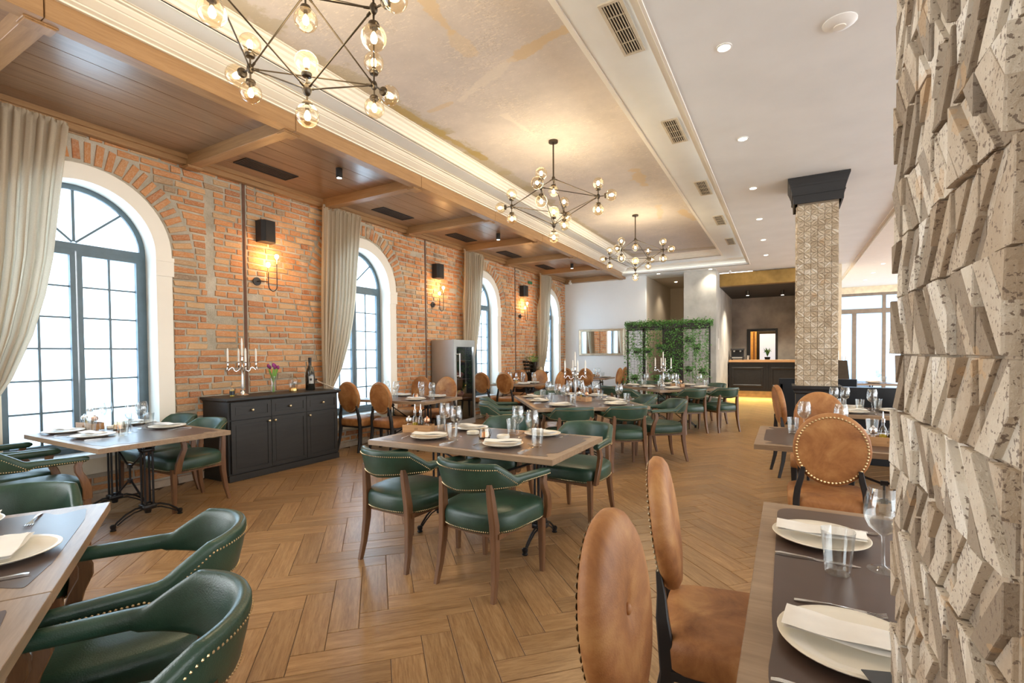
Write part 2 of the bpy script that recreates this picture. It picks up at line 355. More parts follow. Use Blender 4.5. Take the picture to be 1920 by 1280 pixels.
M_['whitepl'] = plain('white_plastic', (.88, .87, .84), .4, var=.01)
M_['slate'] = plain('charcoal_card', (.06, .065, .075), .6)
M_['book'] = plain('printed_label_ink', (.04, .02, .01), .6)

# ================================================================ structure
def S(name, mb, m, parent=None, smooth=False, kind='structure', **k):
    o = mb.obj(name, m, parent, smooth, **k)
    if not parent: o['kind'] = kind
    return o
WX = -5.87
def proj(p):
    d = Vector(p)-Vector((0, 0, CAMH)); w_ = d.dot(F)
    if w_ < .05: return None
    return 960+FPX*d.dot(RR)/w_, CY-FPX*d.dot(UU)/w_, w_
def in_view(p, m=40):
    q = proj(p); return q and -m < q[0] < 1920+m and -m < q[1] < 1280+m
def uvs(me, fn):
    lay = me.uv_layers.new(name='UVMap')
    for l in me.loops: lay.data[l.index].uv = fn(l)
# ---- floor: herringbone tiles laid at 45 degrees
floor = S('floor', MB().box(-6.1, 7.5, -3.5, 21.5, -.06, -.0025), M_['grout'])
L_, W_, G_ = .604, .151, .0016
def plank_geo(L, W):
    a, b, c = L/2-G_, W/2-G_, .0022
    vs = [(-a, -b, -.006), (a, -b, -.006), (a, b, -.006), (-a, b, -.006), (-a, -b, -c), (a, -b, -c), (a, b, -c), (-a, b, -c), (-a+c, -b+c, 0), (a-c, -b+c, 0), (a-c, b-c, 0), (-a+c, b-c, 0)]
    fs = [(0, 1, 5, 4), (1, 2, 6, 5), (2, 3, 7, 6), (3, 0, 4, 7), (4, 5, 9, 8), (5, 6, 10, 9), (6, 7, 11, 10), (7, 4, 8, 11), (8, 9, 10, 11)]
    return vs, fs
pv, pf = plank_geo(L_, W_)
pme = bpy.data.meshes.new('plank'); pme.from_pydata(pv, [], pf); pme.materials.append(M_['floor']); uvs(pme, lambda l: pme.vertices[l.vertex_index].co.xy)
planks = []; u0, v0 = .497, 2.737
for b_ in range(-40, 41):
    for k_ in range(-160, 240):
        for kind in (0, 1):
            if kind == 0: u = u0+k_*W_-b_*L_+W_/2; v = v0+k_*W_+b_*L_-L_/2; a = 3*PI/4
            else: u = u0+(k_+1)*W_-b_*L_-L_/2; v = v0+k_*W_+b_*L_+W_/2; a = PI/4
            x, y = (u-v)/math.sqrt(2), (u+v)/math.sqrt(2)
            if -5.95 < x < 7.2 and -1.0 < y < 21: planks.append((x, y, a))
def fdist(p):
    q = proj((p[0], p[1], 0)); 
    return q[2] if q and -60 < q[0] < 1980 and q[1] < 1420 else 99
planks.sort(key=fdist)
for x, y, a in planks[:300]: link_mesh('plank', pme, floor, (x, y, 0), a)
vs, fs, uvl = [], [], []
for x, y, a in planks[300:]:
    n = len(vs); ca, sa = math.cos(a), math.sin(a)
    vs += [(x+p[0]*ca-p[1]*sa, y+p[0]*sa+p[1]*ca, p[2]) for p in pv]; fs += [tuple(i+n for i in f) for f in pf]; uvl += [(p[0], p[1]) for p in pv]
me = bpy.data.meshes.new('plank_field'); me.from_pydata(vs, [], fs); me.materials.append(M_['floor']); uvs(me, lambda l: uvl[l.vertex_index])
link_mesh('plank_field', me, floor)['kind'] = 'stuff'

# ---- brick wall with arched windows
ZS, RI, RO = 2.49, .60, .755
wb = MB(); ZT = 3.64
def quad(mb, a, b, c, d): mb.add([a, b, c, d], [(0, 1, 2, 3)])
ycur = .6; rm = .68
for yc in WINY:
    quad(wb, (WX, ycur, 0), (WX, yc-rm, 0), (WX, yc-rm, ZT), (WX, ycur, ZT))
    quad(wb, (WX, yc-rm, 0), (WX, yc+rm, 0), (WX, yc+rm, .46), (WX, yc-rm, .46))
    n = 20
    for i in range(n):
        a0, a1 = PI-PI*i/n, PI-PI*(i+1)/n
        p0 = (yc+rm*math.cos(a0), ZS+rm*math.sin(a0)); p1 = (yc+rm*math.cos(a1), ZS+rm*math.sin(a1))
        quad(wb, (WX, p0[0], p0[1]), (WX, p1[0], p1[1]), (WX, p1[0], ZT), (WX, p0[0], ZT))
    ycur = yc+rm
quad(wb, (WX, ycur, 0), (WX, 13.9, 0), (WX, 13.9, ZT), (WX, ycur, ZT))
wall_left = S('wall_left', wb, M_['mortar'])
# bricks
def brick_geo(r):
    j = lambda s=.12: r.uniform(-s, s)
    f = [(0, -.5+j(.04), -.5+j()), (0, .5+j(.04), -.5+j()), (0, .5+j(.04), .5+j()), (0, -.5+j(.04), .5+j())]
    fr = [(1, y*.955+j(.015), z*.84+j(.04)) for _, y, z in f]; mid = [(.72+j(.1), y*.995, z*.99) for _, y, z in f]
    fs = []
    for a, b in ((0, 4), (4, 8)):
        for k in range(4): fs.append((a+k, a+(k+1) % 4, b+(k+1) % 4, b+k))
    fs.append((8, 9, 10, 11)); return f+mid+fr, fs
bgeo = [brick_geo(rnd) for _ in range(14)]
bme = []
for g in bgeo:
    me = bpy.data.meshes.new('brick'); me.from_pydata(g[0], [], g[1]); me.materials.append(M_['brick']); bme.append(me)
bricks = []  # (y, z, length, height, rot, depth)
zc = .045; row = 0; SEAMS = [3.66, 7.14, 10.58]
while zc < 3.60:
    ex = [(s-.022, s+.022) for s in SEAMS]+([(3.22+rnd.uniform(-.03, 0), 3.27+rnd.uniform(0, .03))] if zc > 1.5 and rnd.random() < .8 else [])
    for yc in WINY:
        if zc > .25:
            if zc < ZS: ex.append((yc-RO-.005, yc+RO+.005))
            r1 = 1.0
            if zc > ZS and zc < ZS+r1: h = math.sqrt(r1*r1-(zc-ZS)**2); ex.append((yc-h, yc+h))
    ex = sorted(ex)
    free = []; c0 = .62
    for a, b in ex:
        if a > c0: free.append((c0, a))
        c0 = max(c0, b)
    if c0 < 13.72: free.append((c0, 13.72))
    for a, b in free:
        y = a+.004
        while y < b-.05:
            ln = rnd.choice((.24, .25, .27, .22, .125, .14, .29, .19)); ln = min(ln, b-y-.004)
            if b-(y+ln+.018) < .05: ln = b-y-.004
            if rnd.random() > .012: bricks.append((y+ln/2, zc+rnd.uniform(-.003, .003), ln-.020+rnd.uniform(-.014, .004), .058+rnd.uniform(-.010, .005), rnd.uniform(-.03, .03), .008+rnd.random()*.009))
            y += ln
    zc += .0775; row += 1
for yc in WINY:
    n = 30
    for i in range(n):
        a = PI*(i+.5)/n; r = .885+rnd.uniform(-.006, .006)
        y, z = yc+r*math.cos(a), ZS+r*math.sin(a)
        if z < 3.52: bricks.append((y, z, .195+rnd.uniform(-.03, .015), .060+rnd.uniform(-.012, .005), a+rnd.uniform(-.04, .04), .008+rnd.random()*.009))
def bvis(b):
    q = proj((WX, b[0], b[1])); 
    return q[2] if q and -20 < q[0] < 1940 and -20 < q[1] < 1300 and b[0] > 1.2 and not (b[0] < 2.07 and b[1] > 1.) and not (3.1 < b[0] < 4.7 and b[1] < .9) else 99
bricks.sort(key=bvis)
for y, z, l, h, a, d in bricks[:300]:
    o = link_mesh('brick', rnd.choice(bme), wall_left, (WX, y, z)); o.scale = (d, l, h); o.rotation_euler = (a, 0, 0)
bb = MB()
for y, z, l, h, a, d in bricks[300:]:
    g = rnd.choice(bgeo); bb.add(g[0], g[1], Matrix.Translation((WX, y, z)) @ Matrix.Rotation(a, 4, 'X') @ Matrix.Diagonal((d, l, h, 1)))
bb.obj('brick_field', M_['brick'], wall_left, False)['kind'] = 'stuff'
for i, s in enumerate(SEAMS):
    p = MB(); p.tube([(WX-.004, s+rnd.uniform(-.003, .003), z) for z in (0, .8, 1.6, 2.4, 3.0, 3.58)], .021, 6)
    S('groove_dark_strip', p, plain('groove_dark_brown', (.16, .08, .05), .8), wall_left)  # dark strip put in for the darkness of a recessed groove

# ---- windows
def arch_pts(yc, r, zb, n=20):
    return [(yc-r, zb)]+[(yc+r*math.cos(PI-PI*i/n), ZS+r*math.sin(PI-PI*i/n)) for i in range(n+1)]+[(yc+r, zb)]
def arch_loft(mb, yc, r0, r1, xa, xb, zb=.45, n=20):
    A, B = arch_pts(yc, r0, zb, n), arch_pts(yc, r1, zb, n)
    mb.loft([[(xa, b[0], b[1]), (xa, a[0], a[1]), (xb, a[0], a[1]), (xb, b[0], b[1])] for a, b in zip(A, B)])
XF = -6.10
pane_cells = {}
for wi, yc in enumerate(WINY):
    wo = empty('window_%d' % (wi+1), (0, 0, 0)); wo['kind'] = 'structure'
    a = MB(); arch_loft(a, yc, RI, RO, WX+.022, XF-.04, n=28)
    for s in (-1, 1):
        y0, y1 = sorted((yc+s*(RI-.006), yc+s*(RO+.014))); a.box(WX-.05, WX+.036, y0, y1, 2.27, 2.428); a.box(WX-.048, WX+.042, y0-.002, y1+.002, 2.428, 2.472)
    S('surround', a, M_['cream'], wo, smooth=True, ang=30)
    a = MB(); a.box(XF-.05, WX+.05, yc-RO, yc+RO, .425, .465); S('sill', a, M_['white'], wo)
    a = MB(); a.box(WX-.02, WX+.012, yc-RO-.01, yc+RO+.01, .27, .425); S('apron', a, M_['plaster'], wo)
    f = MB(); arch_loft(f, yc, RI-.05, RI+.01, XF+.03, XF-.03, .47, 28)
    f.box(XF-.03, XF+.03, yc-RI, yc+RI, .465, .52)
    f.box(XF-.035, XF+.035, yc-RI+.03, yc+RI-.03, 2.45, 2.52)
    S('frame', f, M_['frame'], wo, smooth=True, ang=30)
    for s in (-1, 1):
        q = MB(); y0, y1 = sorted((yc+s*.006, yc+s*(RI-.052)))
        st = .042
        q.box(XF-.022, XF+.045, y0, y0+st, .525, 2.448); q.box(XF-.022, XF+.045, y1-st, y1, .525, 2.448)
        q.box(XF-.022, XF+.045, y0+st, y1-st, .525, .575); q.box(XF-.022, XF+.045, y0+st, y1-st, 2.40, 2.448)
        S('sash', q, M_['frame'], wo)
        yi0, yi1 = y0+st, y1-st; ym = (yi0+yi1)/2; zs = [.575+(2.40-.575)*k/6 for k in range(7)]
        q = MB(); q.box(XF-.012, XF+.016, ym-.009, ym+.009, .575, 2.40); S('glazing_bar', q, M_['frame'], wo)
        for z in zs[1:-1]:
            for (ya, yb) in ((yi0, ym-.009), (ym+.009, yi1)):
                q = MB(); q.box(XF-.010, XF+.014, ya, yb, z-.008, z+.008); S('glazing_bar', q, M_['frame'], wo)
        for k in range(6):
            for (ya, yb) in ((yi0, ym-.009), (ym+.009, yi1)):
                q = MB(); q.box(XF-.003, XF+.003, ya, yb, zs[k]+.008*(k > 0), zs[k+1]-.008*(k < 5)); S('pane', q, M_['pane'], wo)
    rr_ = RI-.052
    for an in (PI/4, PI/2, 3*PI/4):
        q = MB(); q.tube([(XF, yc+.02*math.cos(an), 2.52+.02*math.sin(an)), (XF, yc+rr_*math.cos(an), ZS+rr_*math.sin(an))], .009, 4, sq=(1.0, 1.2)); S('glazing_bar', q, M_['frame'], wo)
    for k in range(4):
        an = [k*PI/4+(PI/4)*i/6 for i in range(7)]
        q = MB(); out = [(yc+rr_*math.cos(t_), max(2.52, ZS+rr_*math.sin(t_))) for t_ in an]; ctr = (yc, 2.52)
        vs = [(x, p[0], p[1]) for x in (XF-.002, XF+.002) for p in [ctr]+out]; n = len(out)+1
        fs = [tuple(range(n-1, -1, -1)), tuple(range(n, 2*n))]+[(i, (i+1) % n, n+(i+1) % n, n+i) for i in range(n)]
        q.add(vs, fs); S('pane', q, M_['pane'], wo)
# snowy bank seen through the frosted panes is left to the light outside

# ---- wooden soffit above the window side
BY = [1.25, 3.02, 4.82, 6.60, 8.30, 10.05, 11.80, 13.62]
sof = empty('ceiling_soffit', (0, 0, 3.6)); sof['kind'] = 'structure'
sof.location = (0, 0, 0)
ys = [-.8]+BY
S('backing', MB().box(WX, -4.02, -1, 13.75, 3.642, 3.66), M_['black'], sof)
for i in range(len(ys)-1):
    for k in range(7):
        x0 = -5.80+k*.2443
        S('board', MB().box(x0+.002, x0+.2423, ys[i]+.055, ys[i+1]-.055, 3.622, 3.64, b=.003), M_['soffit'], sof)
for y in BY:
    S('cross_beam', MB().box(-5.78, -4.12, y-.062, y+.062, 3.505, 3.645, b=.004), M_['beam'], sof)
    for x in (-5.80, -4.16):
        q = MB(); q.box(x-.02, x+.10, y-.085, y+.085, 3.490, 3.506, b=.003); q.box(x-.012, x+.09, y-.075, y+.075, 3.482, 3.49)
        S('corner_bracket', q, M_['beam'], sof)
for i in range(len(ys)-1):
    S('edge_beam', MB().box(-4.12, -4.0, ys[i]+(.0 if i else 0), ys[i+1]-.006, 3.50, 3.645, b=.004), M_['beamy'], sof)
    q = MB(); q.box(WX+.026, -5.775, ys[i], ys[i+1]-.004, 3.52, 3.645, b=.004); q.box(WX+.03, -5.745, ys[i], ys[i+1]-.004, 3.575, 3.645, b=.004)
    S('wall_beam', q, M_['beamy'], sof)
q = MB(); q.box(WX, -4.0, 13.55, 13.735, 3.5, 3.64); S('cross_beam', q, M_['beam'], sof)

# ---- ceilings and coffer
def prism_y(mb, prof, y0, y1): mb.loft([[(x, y0, z) for x, z in prof], [(x, y1, z) for x, z in prof]], close=False, cap=False)
def frame_loft(prof, x1, yf):  # profile given as (offset inward, z) running along left edge then the far end
    pass
ceil = S('ceiling', MB().box(-.79, 1.45, -3.5, 20.2, 3.56, 3.60), M_['white'])
S('field', MB().box(-3.55, -1.38, -3.5, 12.75, 3.90, 3.93), M_['art'], ceil)
q = MB(); q.box(-3.82, -3.60, -3.5, 13.30, 3.75, 3.79); q.box(-1.36, -.84, -3.5, 13.30, 3.75, 3.79); q.box(-3.60, -1.36, 12.85, 13.30, 3.75, 3.79)
S('band', q, M_['white'], ceil)
S('field', MB().box(-4.0, -.79, 13.42, 14.5, 3.56, 3.60).box(-4.0, -.79, 13.38, 13.42, 3.56, 3.62), M_['white'], ceil)
P1 = [(0, 3.64), (.02, 3.64), (.02, 3.652), (.05, 3.660), (.055, 3.668), (.062, 3.670), (.115, 3.700), (.120, 3.707), (.128, 3.709), (.150, 3.728), (.156, 3.737), (.18, 3.738), (.18, 3.748), (.20, 3.748), (.20, 3.76)]
P2 = [(0, 3.742), (0, 3.758), (.015, 3.762), (.018, 3.785), (.035, 3.795), (.04, 3.82), (.055, 3.835), (.06, 3.86), (.08, 3.87), (.085, 3.89), (.10, 3.892), (.10, 3.91)]
def crown(name, prof, xl, xr, yf, far=True, right=True):
    q = MB(); ring = lambda x, y: None
    rl = [[(xl+o, -3.5, z) for o, z in prof], [(xl+o, yf-o, z) for o, z in prof], [(xr-o, yf-o, z) for o, z in prof], [(xr-o, -3.5, z) for o, z in prof]]
    q.loft(rl, close=False, cap=False); S(name, q, M_['cream'], ceil)
crown('crown_moulding', P1, -4.0, -.62, 13.50)
crown('crown_moulding', P2, -3.60, -1.36, 12.85)
q = MB(); q.box(-.80, -.775, -3.5, 13.42, 3.552, 3.575, b=.004); q.box(-.86, -.80, -3.5, 13.42, 3.60, 3.62); q.box(-3.95, -.80, 13.38, 13.405, 3.552, 3.575, b=.004); S('edge_trim', q, M_['cream'], ceil)
q = MB(); q.box(-1.385, -1.345, -3.5, 12.86, 3.740, 3.756, b=.004); S('edge_trim', q, M_['cream'], ceil)
S('ceiling_side', MB().box(1.45, 7.2, -3.5, 20.2, 3.50, 3.60).box(1.40, 1.47, -3.5, 20.2, 3.545, 3.565), plain('warm_white_paint', (.86, .80, .70), .6, var=.01))
S('ceiling_glow_panel', MB().box(2.9, 7, 11.0, 18.5, 3.485, 3.50), emis('side_ceiling_glow', (1, .78, .45), 1.2))  # warm light on the ceiling put in as a glowing panel, no lamp there
# ---- end wall, corridor, grey pier, bar recess
YE = 13.74
S('wall_end', MB().box(WX-.1, -3.44, YE, YE+.15, 0, 3.57), M_['endwhite'])
S('wall_corridor', MB().box(-3.59, -3.44, YE+.15, 17.2, 0, 3.57).box(-3.44, -2.0, 17.1, 17.3, 0, 3.57).box(-3.5, -1.7, 14.5, 17.3, 3.565, 3.6), M_['beigewall'])
S('wall_pier', MB().box(-2.41, -1.60, YE, 14.55, 0, 3.565).box(-2.3, -1.62, 14.55, 18.3, 0, 3.565), M_['concrete'])
S('baseboard_left', MB().box(WX+.001, WX+.035, .6, YE, 0, .075, b=.004), plain('wall_skirting', (.50, .40, .30), .7, var=.08))
S('beam_bar', MB().box(-1.60, 1.0, 14.50, 14.75, 3.20, 3.545), plain('aged_brass_lintel', (.42, .27, .09), .42, metal=.75, var=.12, scale=3))
S('ceiling_bar', MB().box(-1.62, 1.1, 14.72, 18.3, 3.205, 3.25), M_['black'])
yb = 18.2
q = MB(); q.box(-1.62, -1.13, yb, yb+.12, 0, 3.25); q.box(-.27, 1.1, yb, yb+.12, 0, 3.25); q.box(-1.13, -.27, yb, yb+.12, 0, 1.1); q.box(-1.13, -.27, yb, yb+.12, 2.10, 3.25)
S('wall_bar', q, M_['concrete_dark'])
S('wall_bar_side', MB().box(.85, 1.0, 14.75, 18.3, 0, 3.25), M_['concrete_dark'])
q = MB(); q.box(-1.155, -1.05, yb-.03, yb+.14, 1.1, 2.16, b=.004); q.box(-.31, -.24, yb-.03, yb+.14, 1.1, 2.16, b=.004); q.box(-1.05, -.31, yb-.03, yb+.14, 2.08, 2.16, b=.004)
S('trim_1', q, M_['sideboard'])
# kitchen seen through the hatch
S('wall_kitchen', MB().box(-2.2, .6, 20.2, 20.3, 0, 3.2).box(-2.2, -2.1, yb+.12, 20.3, 0, 3.2).box(.5, .6, yb+.12, 20.3, 0, 3.2).box(-2.2, .6, yb+.12, 20.3, 3.1, 3.2), plain('ochre_wall', (.74, .50, .20), .6))
q = MB(); q.box(-.95, .1, 20.12, 20.19, 1.0, 2.15); q2 = q
S('trim_2', q, M_['sideboard'])
S('window_5', MB().box(-.85, 0, 20.09, 20.12, 1.05, 2.05), emis('kitchen_window_light', (.62, .76, .95), .38))
S('trim_3', MB().box(-1.02, -.97, 19.2, 19.3, .8, 2.1), M_['caddywood'])
point('kitchen_lamp', (-.9, 19.2, 2.9), 40, (1, .72, .35), .1)
# ---- far right window wall
YR = 19.6
S('wall_far', MB().box(1.0, 7.2, YR, YR+.15, 3.28, 3.56).box(1.0, 1.2, YR-5, YR+.1, 0, 3.56), plain('warm_wall', (.82, .72, .55), .6))
gf = plain('taupe_window_frame', (.22, .18, .15), .45)
w6 = empty('window_6'); w6['kind'] = 'structure'
q = MB(); q.box(1.2, 7, YR, YR+.08, 3.20, 3.29, b=.005); q.box(1.2, 7, YR-.01, YR+.08, 2.63, 2.78, b=.005); q.box(1.2, 7, YR, YR+.08, 0, .10, b=.005)
for x in (2.70, 4.3, 5.9): q.box(x, x+.10, YR-.016, YR+.07, .1, 3.2, b=.005)
for x in (1.90, 3.55, 5.1): q.box(x, x+.12, YR-.005, YR+.07, .1, 2.63, b=.005)
S('frame', q, gf, w6)
for a, b in ((1.2, 1.90), (2.02, 2.70), (2.80, 3.55), (3.67, 4.3), (4.4, 5.1), (5.22, 5.9), (6.0, 7)):
    S('pane', MB().box(a, b, YR+.03, YR+.04, .1, 2.63), M_['pane_r'], w6)
for a, b in ((1.2, 2.7), (2.8, 4.3), (4.4, 5.9), (6.0, 7)):
    S('pane', MB().box(a, b, YR+.03, YR+.04, 2.78, 3.2), M_['pane_r'], w6)
area('side_daylight', (4.1, YR+.9, 1.8), 6, 3.4, 110, (-PI/2, 0, 0), (.85, .93, 1.0))
S('wall_rear_unseen', MB().box(-6.2, 4.5, -3.6, -3.45, 0, 3.6), plain('rear_wall_paint', (.66, .60, .50), .8, var=.02))  # unseen wall behind the camera, added to cut world light from the back
# ---- ceiling fittings
def vent(x0, x1, y0, y1, z, mf, ms, n, name, label, cross=True, group=None, wall_z=.012):
    t = empty(name, ((x0+x1)/2, (y0+y1)/2, z)); cx, cy = (x0+x1)/2, (y0+y1)/2; a, b = (x1-x0)/2, (y1-y0)/2; fw = .022 if cross else .012
    q = MB(); q.box(-a, a, -b, -b+fw, -.01, .002); q.box(-a, a, b-fw, b, -.01, .002); q.box(-a, -a+fw, -b+fw, b-fw, -.01, .002); q.box(a-fw, a, -b+fw, b-fw, -.01, .002)
    q.obj('frame', mf, t, False)
    MB().box(-a+fw, a-fw, -b+fw, b-fw, .001, .004).obj('backing', M_['black'], t, False)
    for k in range(n):
        x = -a+fw+(2*a-2*fw)*(k+.5)/n; MB().box(x-.003, x+.003, -b+fw, b-fw, -.008, .001).obj('slat', ms, t, False)
    if cross:
        for k in range(3): yk = -b+2*b*(k+1)/4; MB().box(-a+fw, a-fw, yk-.003, yk+.003, -.007, .001).obj('slat', ms, t, False)
    tag(t, label, 'air vent', group)
VL = ['nearest of the cream ceiling grilles beside the painted ceiling', 'second cream ceiling grille beyond the nearest one', 'third cream ceiling grille along the painted ceiling', 'fourth cream ceiling grille along the painted ceiling', 'farthest cream ceiling grille before the end of the coffer']
gr = plain('cream_grille', (.70, .62, .50), .5)
for k, (y0, y1) in enumerate(((3.20, 3.84), (5.10, 5.70), (7.13, 7.79), (9.09, 9.75), (11.0, 11.65))):
    vent(-1.12, -.955, y0, y1, 3.748, gr, gr, 6, 'ceiling_grille', VL[k], group='cream ceiling grilles')
VL = ['black linear vent in the wooden soffit, nearest the camera', 'black linear vent in soffit above the second window', 'black linear vent in soffit beyond the fridge', 'black linear vent in soffit near the third curtain', 'farthest black linear vent in the wooden soffit']
for k, (y0, y1) in enumerate(((3.33, 4.0), (5.46, 6.15), (7.30, 8.0), (9.12, 9.85), (11.0, 11.7))):
    vent(-5.52, -5.27, y0, y1, 3.622, M_['black'], M_['black'], 7, 'linear_vent', VL[k], cross=False, group='black soffit vents')
for k, y in enumerate((4.08, 7.75, 11.3)):
    t = empty('cylinder_spotlight', (-4.64, y, 3.62)); MB().lathe([(.038, 0), (.038, -.11), (.03, -.11)], 20).obj('body', M_['black'], t)
    MB().lathe([(.028, -.112), (.002, -.113)], 14).obj('lens', M_['spotglow'], t)
    tag(t, ['black cylinder spotlight on soffit above the sideboard', 'black cylinder spotlight on soffit beyond the fridge', 'small black cylinder spotlight at far end of soffit'][k], 'spotlight', 'black soffit spotlights')
    spot('soffit_spot', (-4.64, y, 3.49), 18, (1, .85, .62), 1.6)
LP = [(-.39, 3.79), (-.39, 5.49), (-.385, 7.2), (-.385, 8.91), (-.39, 10.6), (-.40, 12.3), (-3.05, 13.6), (-1.72, 13.6), (2.03, 13.1), (2.03, 14.65), (2.03, 16.2), (2.03, 17.7), (-2.95, 15.5)]
LN = ['nearest recessed downlight in the white ceiling', 'second recessed downlight from camera in white ceiling', 'third recessed downlight in the white ceiling row', 'fourth recessed downlight in the white ceiling row', 'fifth recessed downlight in the white ceiling row', 'sixth recessed downlight, above the green wall end', 'downlight above the white end wall', 'downlight in front of the grey pier top', 'nearest downlight in the warm side ceiling', 'second downlight in the warm side ceiling', 'third downlight in the warm side ceiling', 'farthest downlight in the warm side ceiling', 'downlight in the beige corridor ceiling']
for k, (x, y) in enumerate(LP):
    z = 3.56 if x < 1.4 else 3.50
    t = empty('downlight', (x, y, z)); MB().lathe([(.052, 0), (.052, -.006), (.042, -.009), (.040, -.002)], 24, cap=False).obj('trim_ring', M_['whitepl'], t)
    MB().lathe([(.040, -.003), (.001, -.0035)], 20, cap=False).obj('lens', M_['spotglow'], t)
    tag(t, LN[k], 'downlight', 'recessed downlights')
    spot('downlight_beam', (x, y, z-.03), 22, (1, .86, .66), 2.0)
t = empty('smoke_detector', (.30, 3.89, 3.56))
MB().lathe([(.098, 0), (.098, -.006), (.075, -.022), (.045, -.030), (.002, -.031)], 32).obj('housing', M_['whitepl'], t)
MB().lathe([(.036, -.029), (.034, -.036), (.002, -.037)], 24).obj('sensor', M_['cream'], t)
tag(t, 'round white smoke detector on ceiling near stone pillar', 'smoke detector')
for (x, y, z, nm, lb) in ((-5.6, 13.5, 3.47, 'security_camera', 'small white security camera where soffit meets end wall'), (-1.30, 14.1, 3.50, 'security_camera', 'white camera on ceiling in front of brass beam')):
    t = empty(nm, (x, y, z+.06)); MB().lathe([(.03, .03), (.03, .01), (.012, .0), (.012, -.03)], 16).obj('mount', M_['whitepl'], t)
    MB().lathe([(.028, -.06), (.036, -.05), (.036, .05), (.02, .06)], 16, M=T(0, 0, -.05, rx=PI/2)).obj('housing', M_['whitepl'], t); tag(t, lb, 'camera')

# ---- stone pillars
def tile_geo(r, n=4, flip=1, depth=.012, ins=.95, alt=False):
    """unit tile in local (a, d, z): diagonal ridges clipped to the cell"""
    mb = MB()
    def clip(poly, nx, nz_, c):
        out = []
        for i in range(len(poly)):
            p, q = poly[i], poly[(i+1) % len(poly)]; dp = p[0]*nx+p[1]*nz_-c; dq = q[0]*nx+q[1]*nz_-c
            if dp <= 0: out.append(p)
            if dp*dq < 0: t_ = dp/(dp-dq); out.append((p[0]+(q[0]-p[0])*t_, p[1]+(q[1]-p[1])*t_))
        return out
    cuts = [-.0]; 
    for k in range(1, 2*n): cuts.append(k/(2*n)*2+r.uniform(-.04, .04)*1.5/n)
    cuts.append(2.0)
    for k in range(2*n):
        lo, hi = cuts[k], cuts[k+1]
        poly = [(0, 0), (1, 0), (1, 1), (0, 1)]
        poly = clip(poly, 1, 1, hi); poly = clip(poly, -1, -1, -lo)
        if len(poly) < 3: continue
        d = depth*((1.0 if k % 2 else .30)*r.uniform(.75, 1.2) if alt else r.choice((.15, .35, .6, .85, 1.1))*r.uniform(.85, 1.15))
        if flip < 0: poly = [(1-a, z) for a, z in poly][::-1]
        m = len(poly); cx = sum(p[0] for p in poly)/m; cz = sum(p[1] for p in poly)/m
        t0 = r.uniform(-.12, .12)*depth; t1 = r.uniform(-.12, .12)*depth
        back = [(a, 0, z) for a, z in poly]; mid = [(a, d*(.2 if alt else .88), z) for a, z in poly]
        fr = [(cx+(a-cx)*ins, max(.001, d+(a-.5)*t0+(z-.5)*t1+r.uniform(-.05, .05)*depth), cz+(z-cz)*ins) for a, z in poly]
        mb.loft([back, mid, fr], M=None)
    return mb
tme = {}
for i in range(5):
    for fl in (1, -1):
        tme[('far', i, fl)] = tile_geo(rnd, 3, fl, depth=.015, ins=.90, alt=True).mesh('tile', M_['stone_far'], False)
        tme[('near', i, fl)] = tile_geo(rnd, 2, fl, depth=.0092, ins=.975).mesh('tile', M_['stone'], False)
def pillar_face(parent, kind, org, du, w_, h_, cols, z0, rows, nrm):
    cnt = 0
    for c in range(cols):
        for r_ in range(rows):
            fl = (1 if (c+r_) % 2 else -1) if kind == 'far' else (1 if r_ % 2 else -1)
            me = tme[(kind, rnd.randrange(5), fl)]
            o = bpy.data.objects.new('tile', me); COL.objects.link(o); o.parent = parent
            g = .0012
            p = Vector(org)+Vector(du)*(c*w_+g); p.z = z0+r_*h_+g
            X = Vector(du)*(w_-2*g); Yv = Vector(nrm)*(1 if kind == 'far' else rnd.uniform(.9, 1.15)); Z = Vector((0, 0, h_-2*g))
            o.matrix_basis = Matrix(((X.x, Yv.x, Z.x, p.x), (X.y, Yv.y, Z.y, p.y), (X.z, Yv.z, Z.z, p.z), (0, 0, 0, 1))); cnt += 1
    return cnt
far = S('pillar', MB().box(.12, .555, 7.15, 7.59, .9, 3.56), plain('brown_tile_backing', (.26, .20, .14), .9))  # backing darker than the tiles, set to raise groove contrast
pillar_face(far, 'far', (.12, 7.15, 0), (1, 0, 0), .0725, .0665, 6, .965, 34, (0, -1, 0))
q = MB()
for c in range(6):
    for r_ in range(34):
        g = tme[('far', rnd.randrange(5), 1 if (c+r_) % 2 else -1)]
        X = Vector((0, -1, 0))*.071; p = Vector((.12, 7.59-c*.0725, .966+r_*.0665))
        Mx = Matrix(((X.x, -1, 0, p.x), (X.y, 0, 0, p.y), (0, 0, .064, p.z), (0, 0, 0, 1)))
        q.add([v.co for v in g.vertices], [tuple(f.vertices) for f in g.polygons], Mx)
q.obj('side_tiles', M_['stone_far'], far, False)['kind'] = 'stuff'
def ring_sq(x0, x1, y0, y1, z): return [(x0, y0, z), (x1, y0, z), (x1, y1, z), (x0, y1, z)]
def sqlathe(x0, x1, y0, y1, prof):
    q = MB(); q.loft([ring_sq(x0-e, x1+e, y0-e, y1+e, z) for e, z in prof]); return q
q = MB()
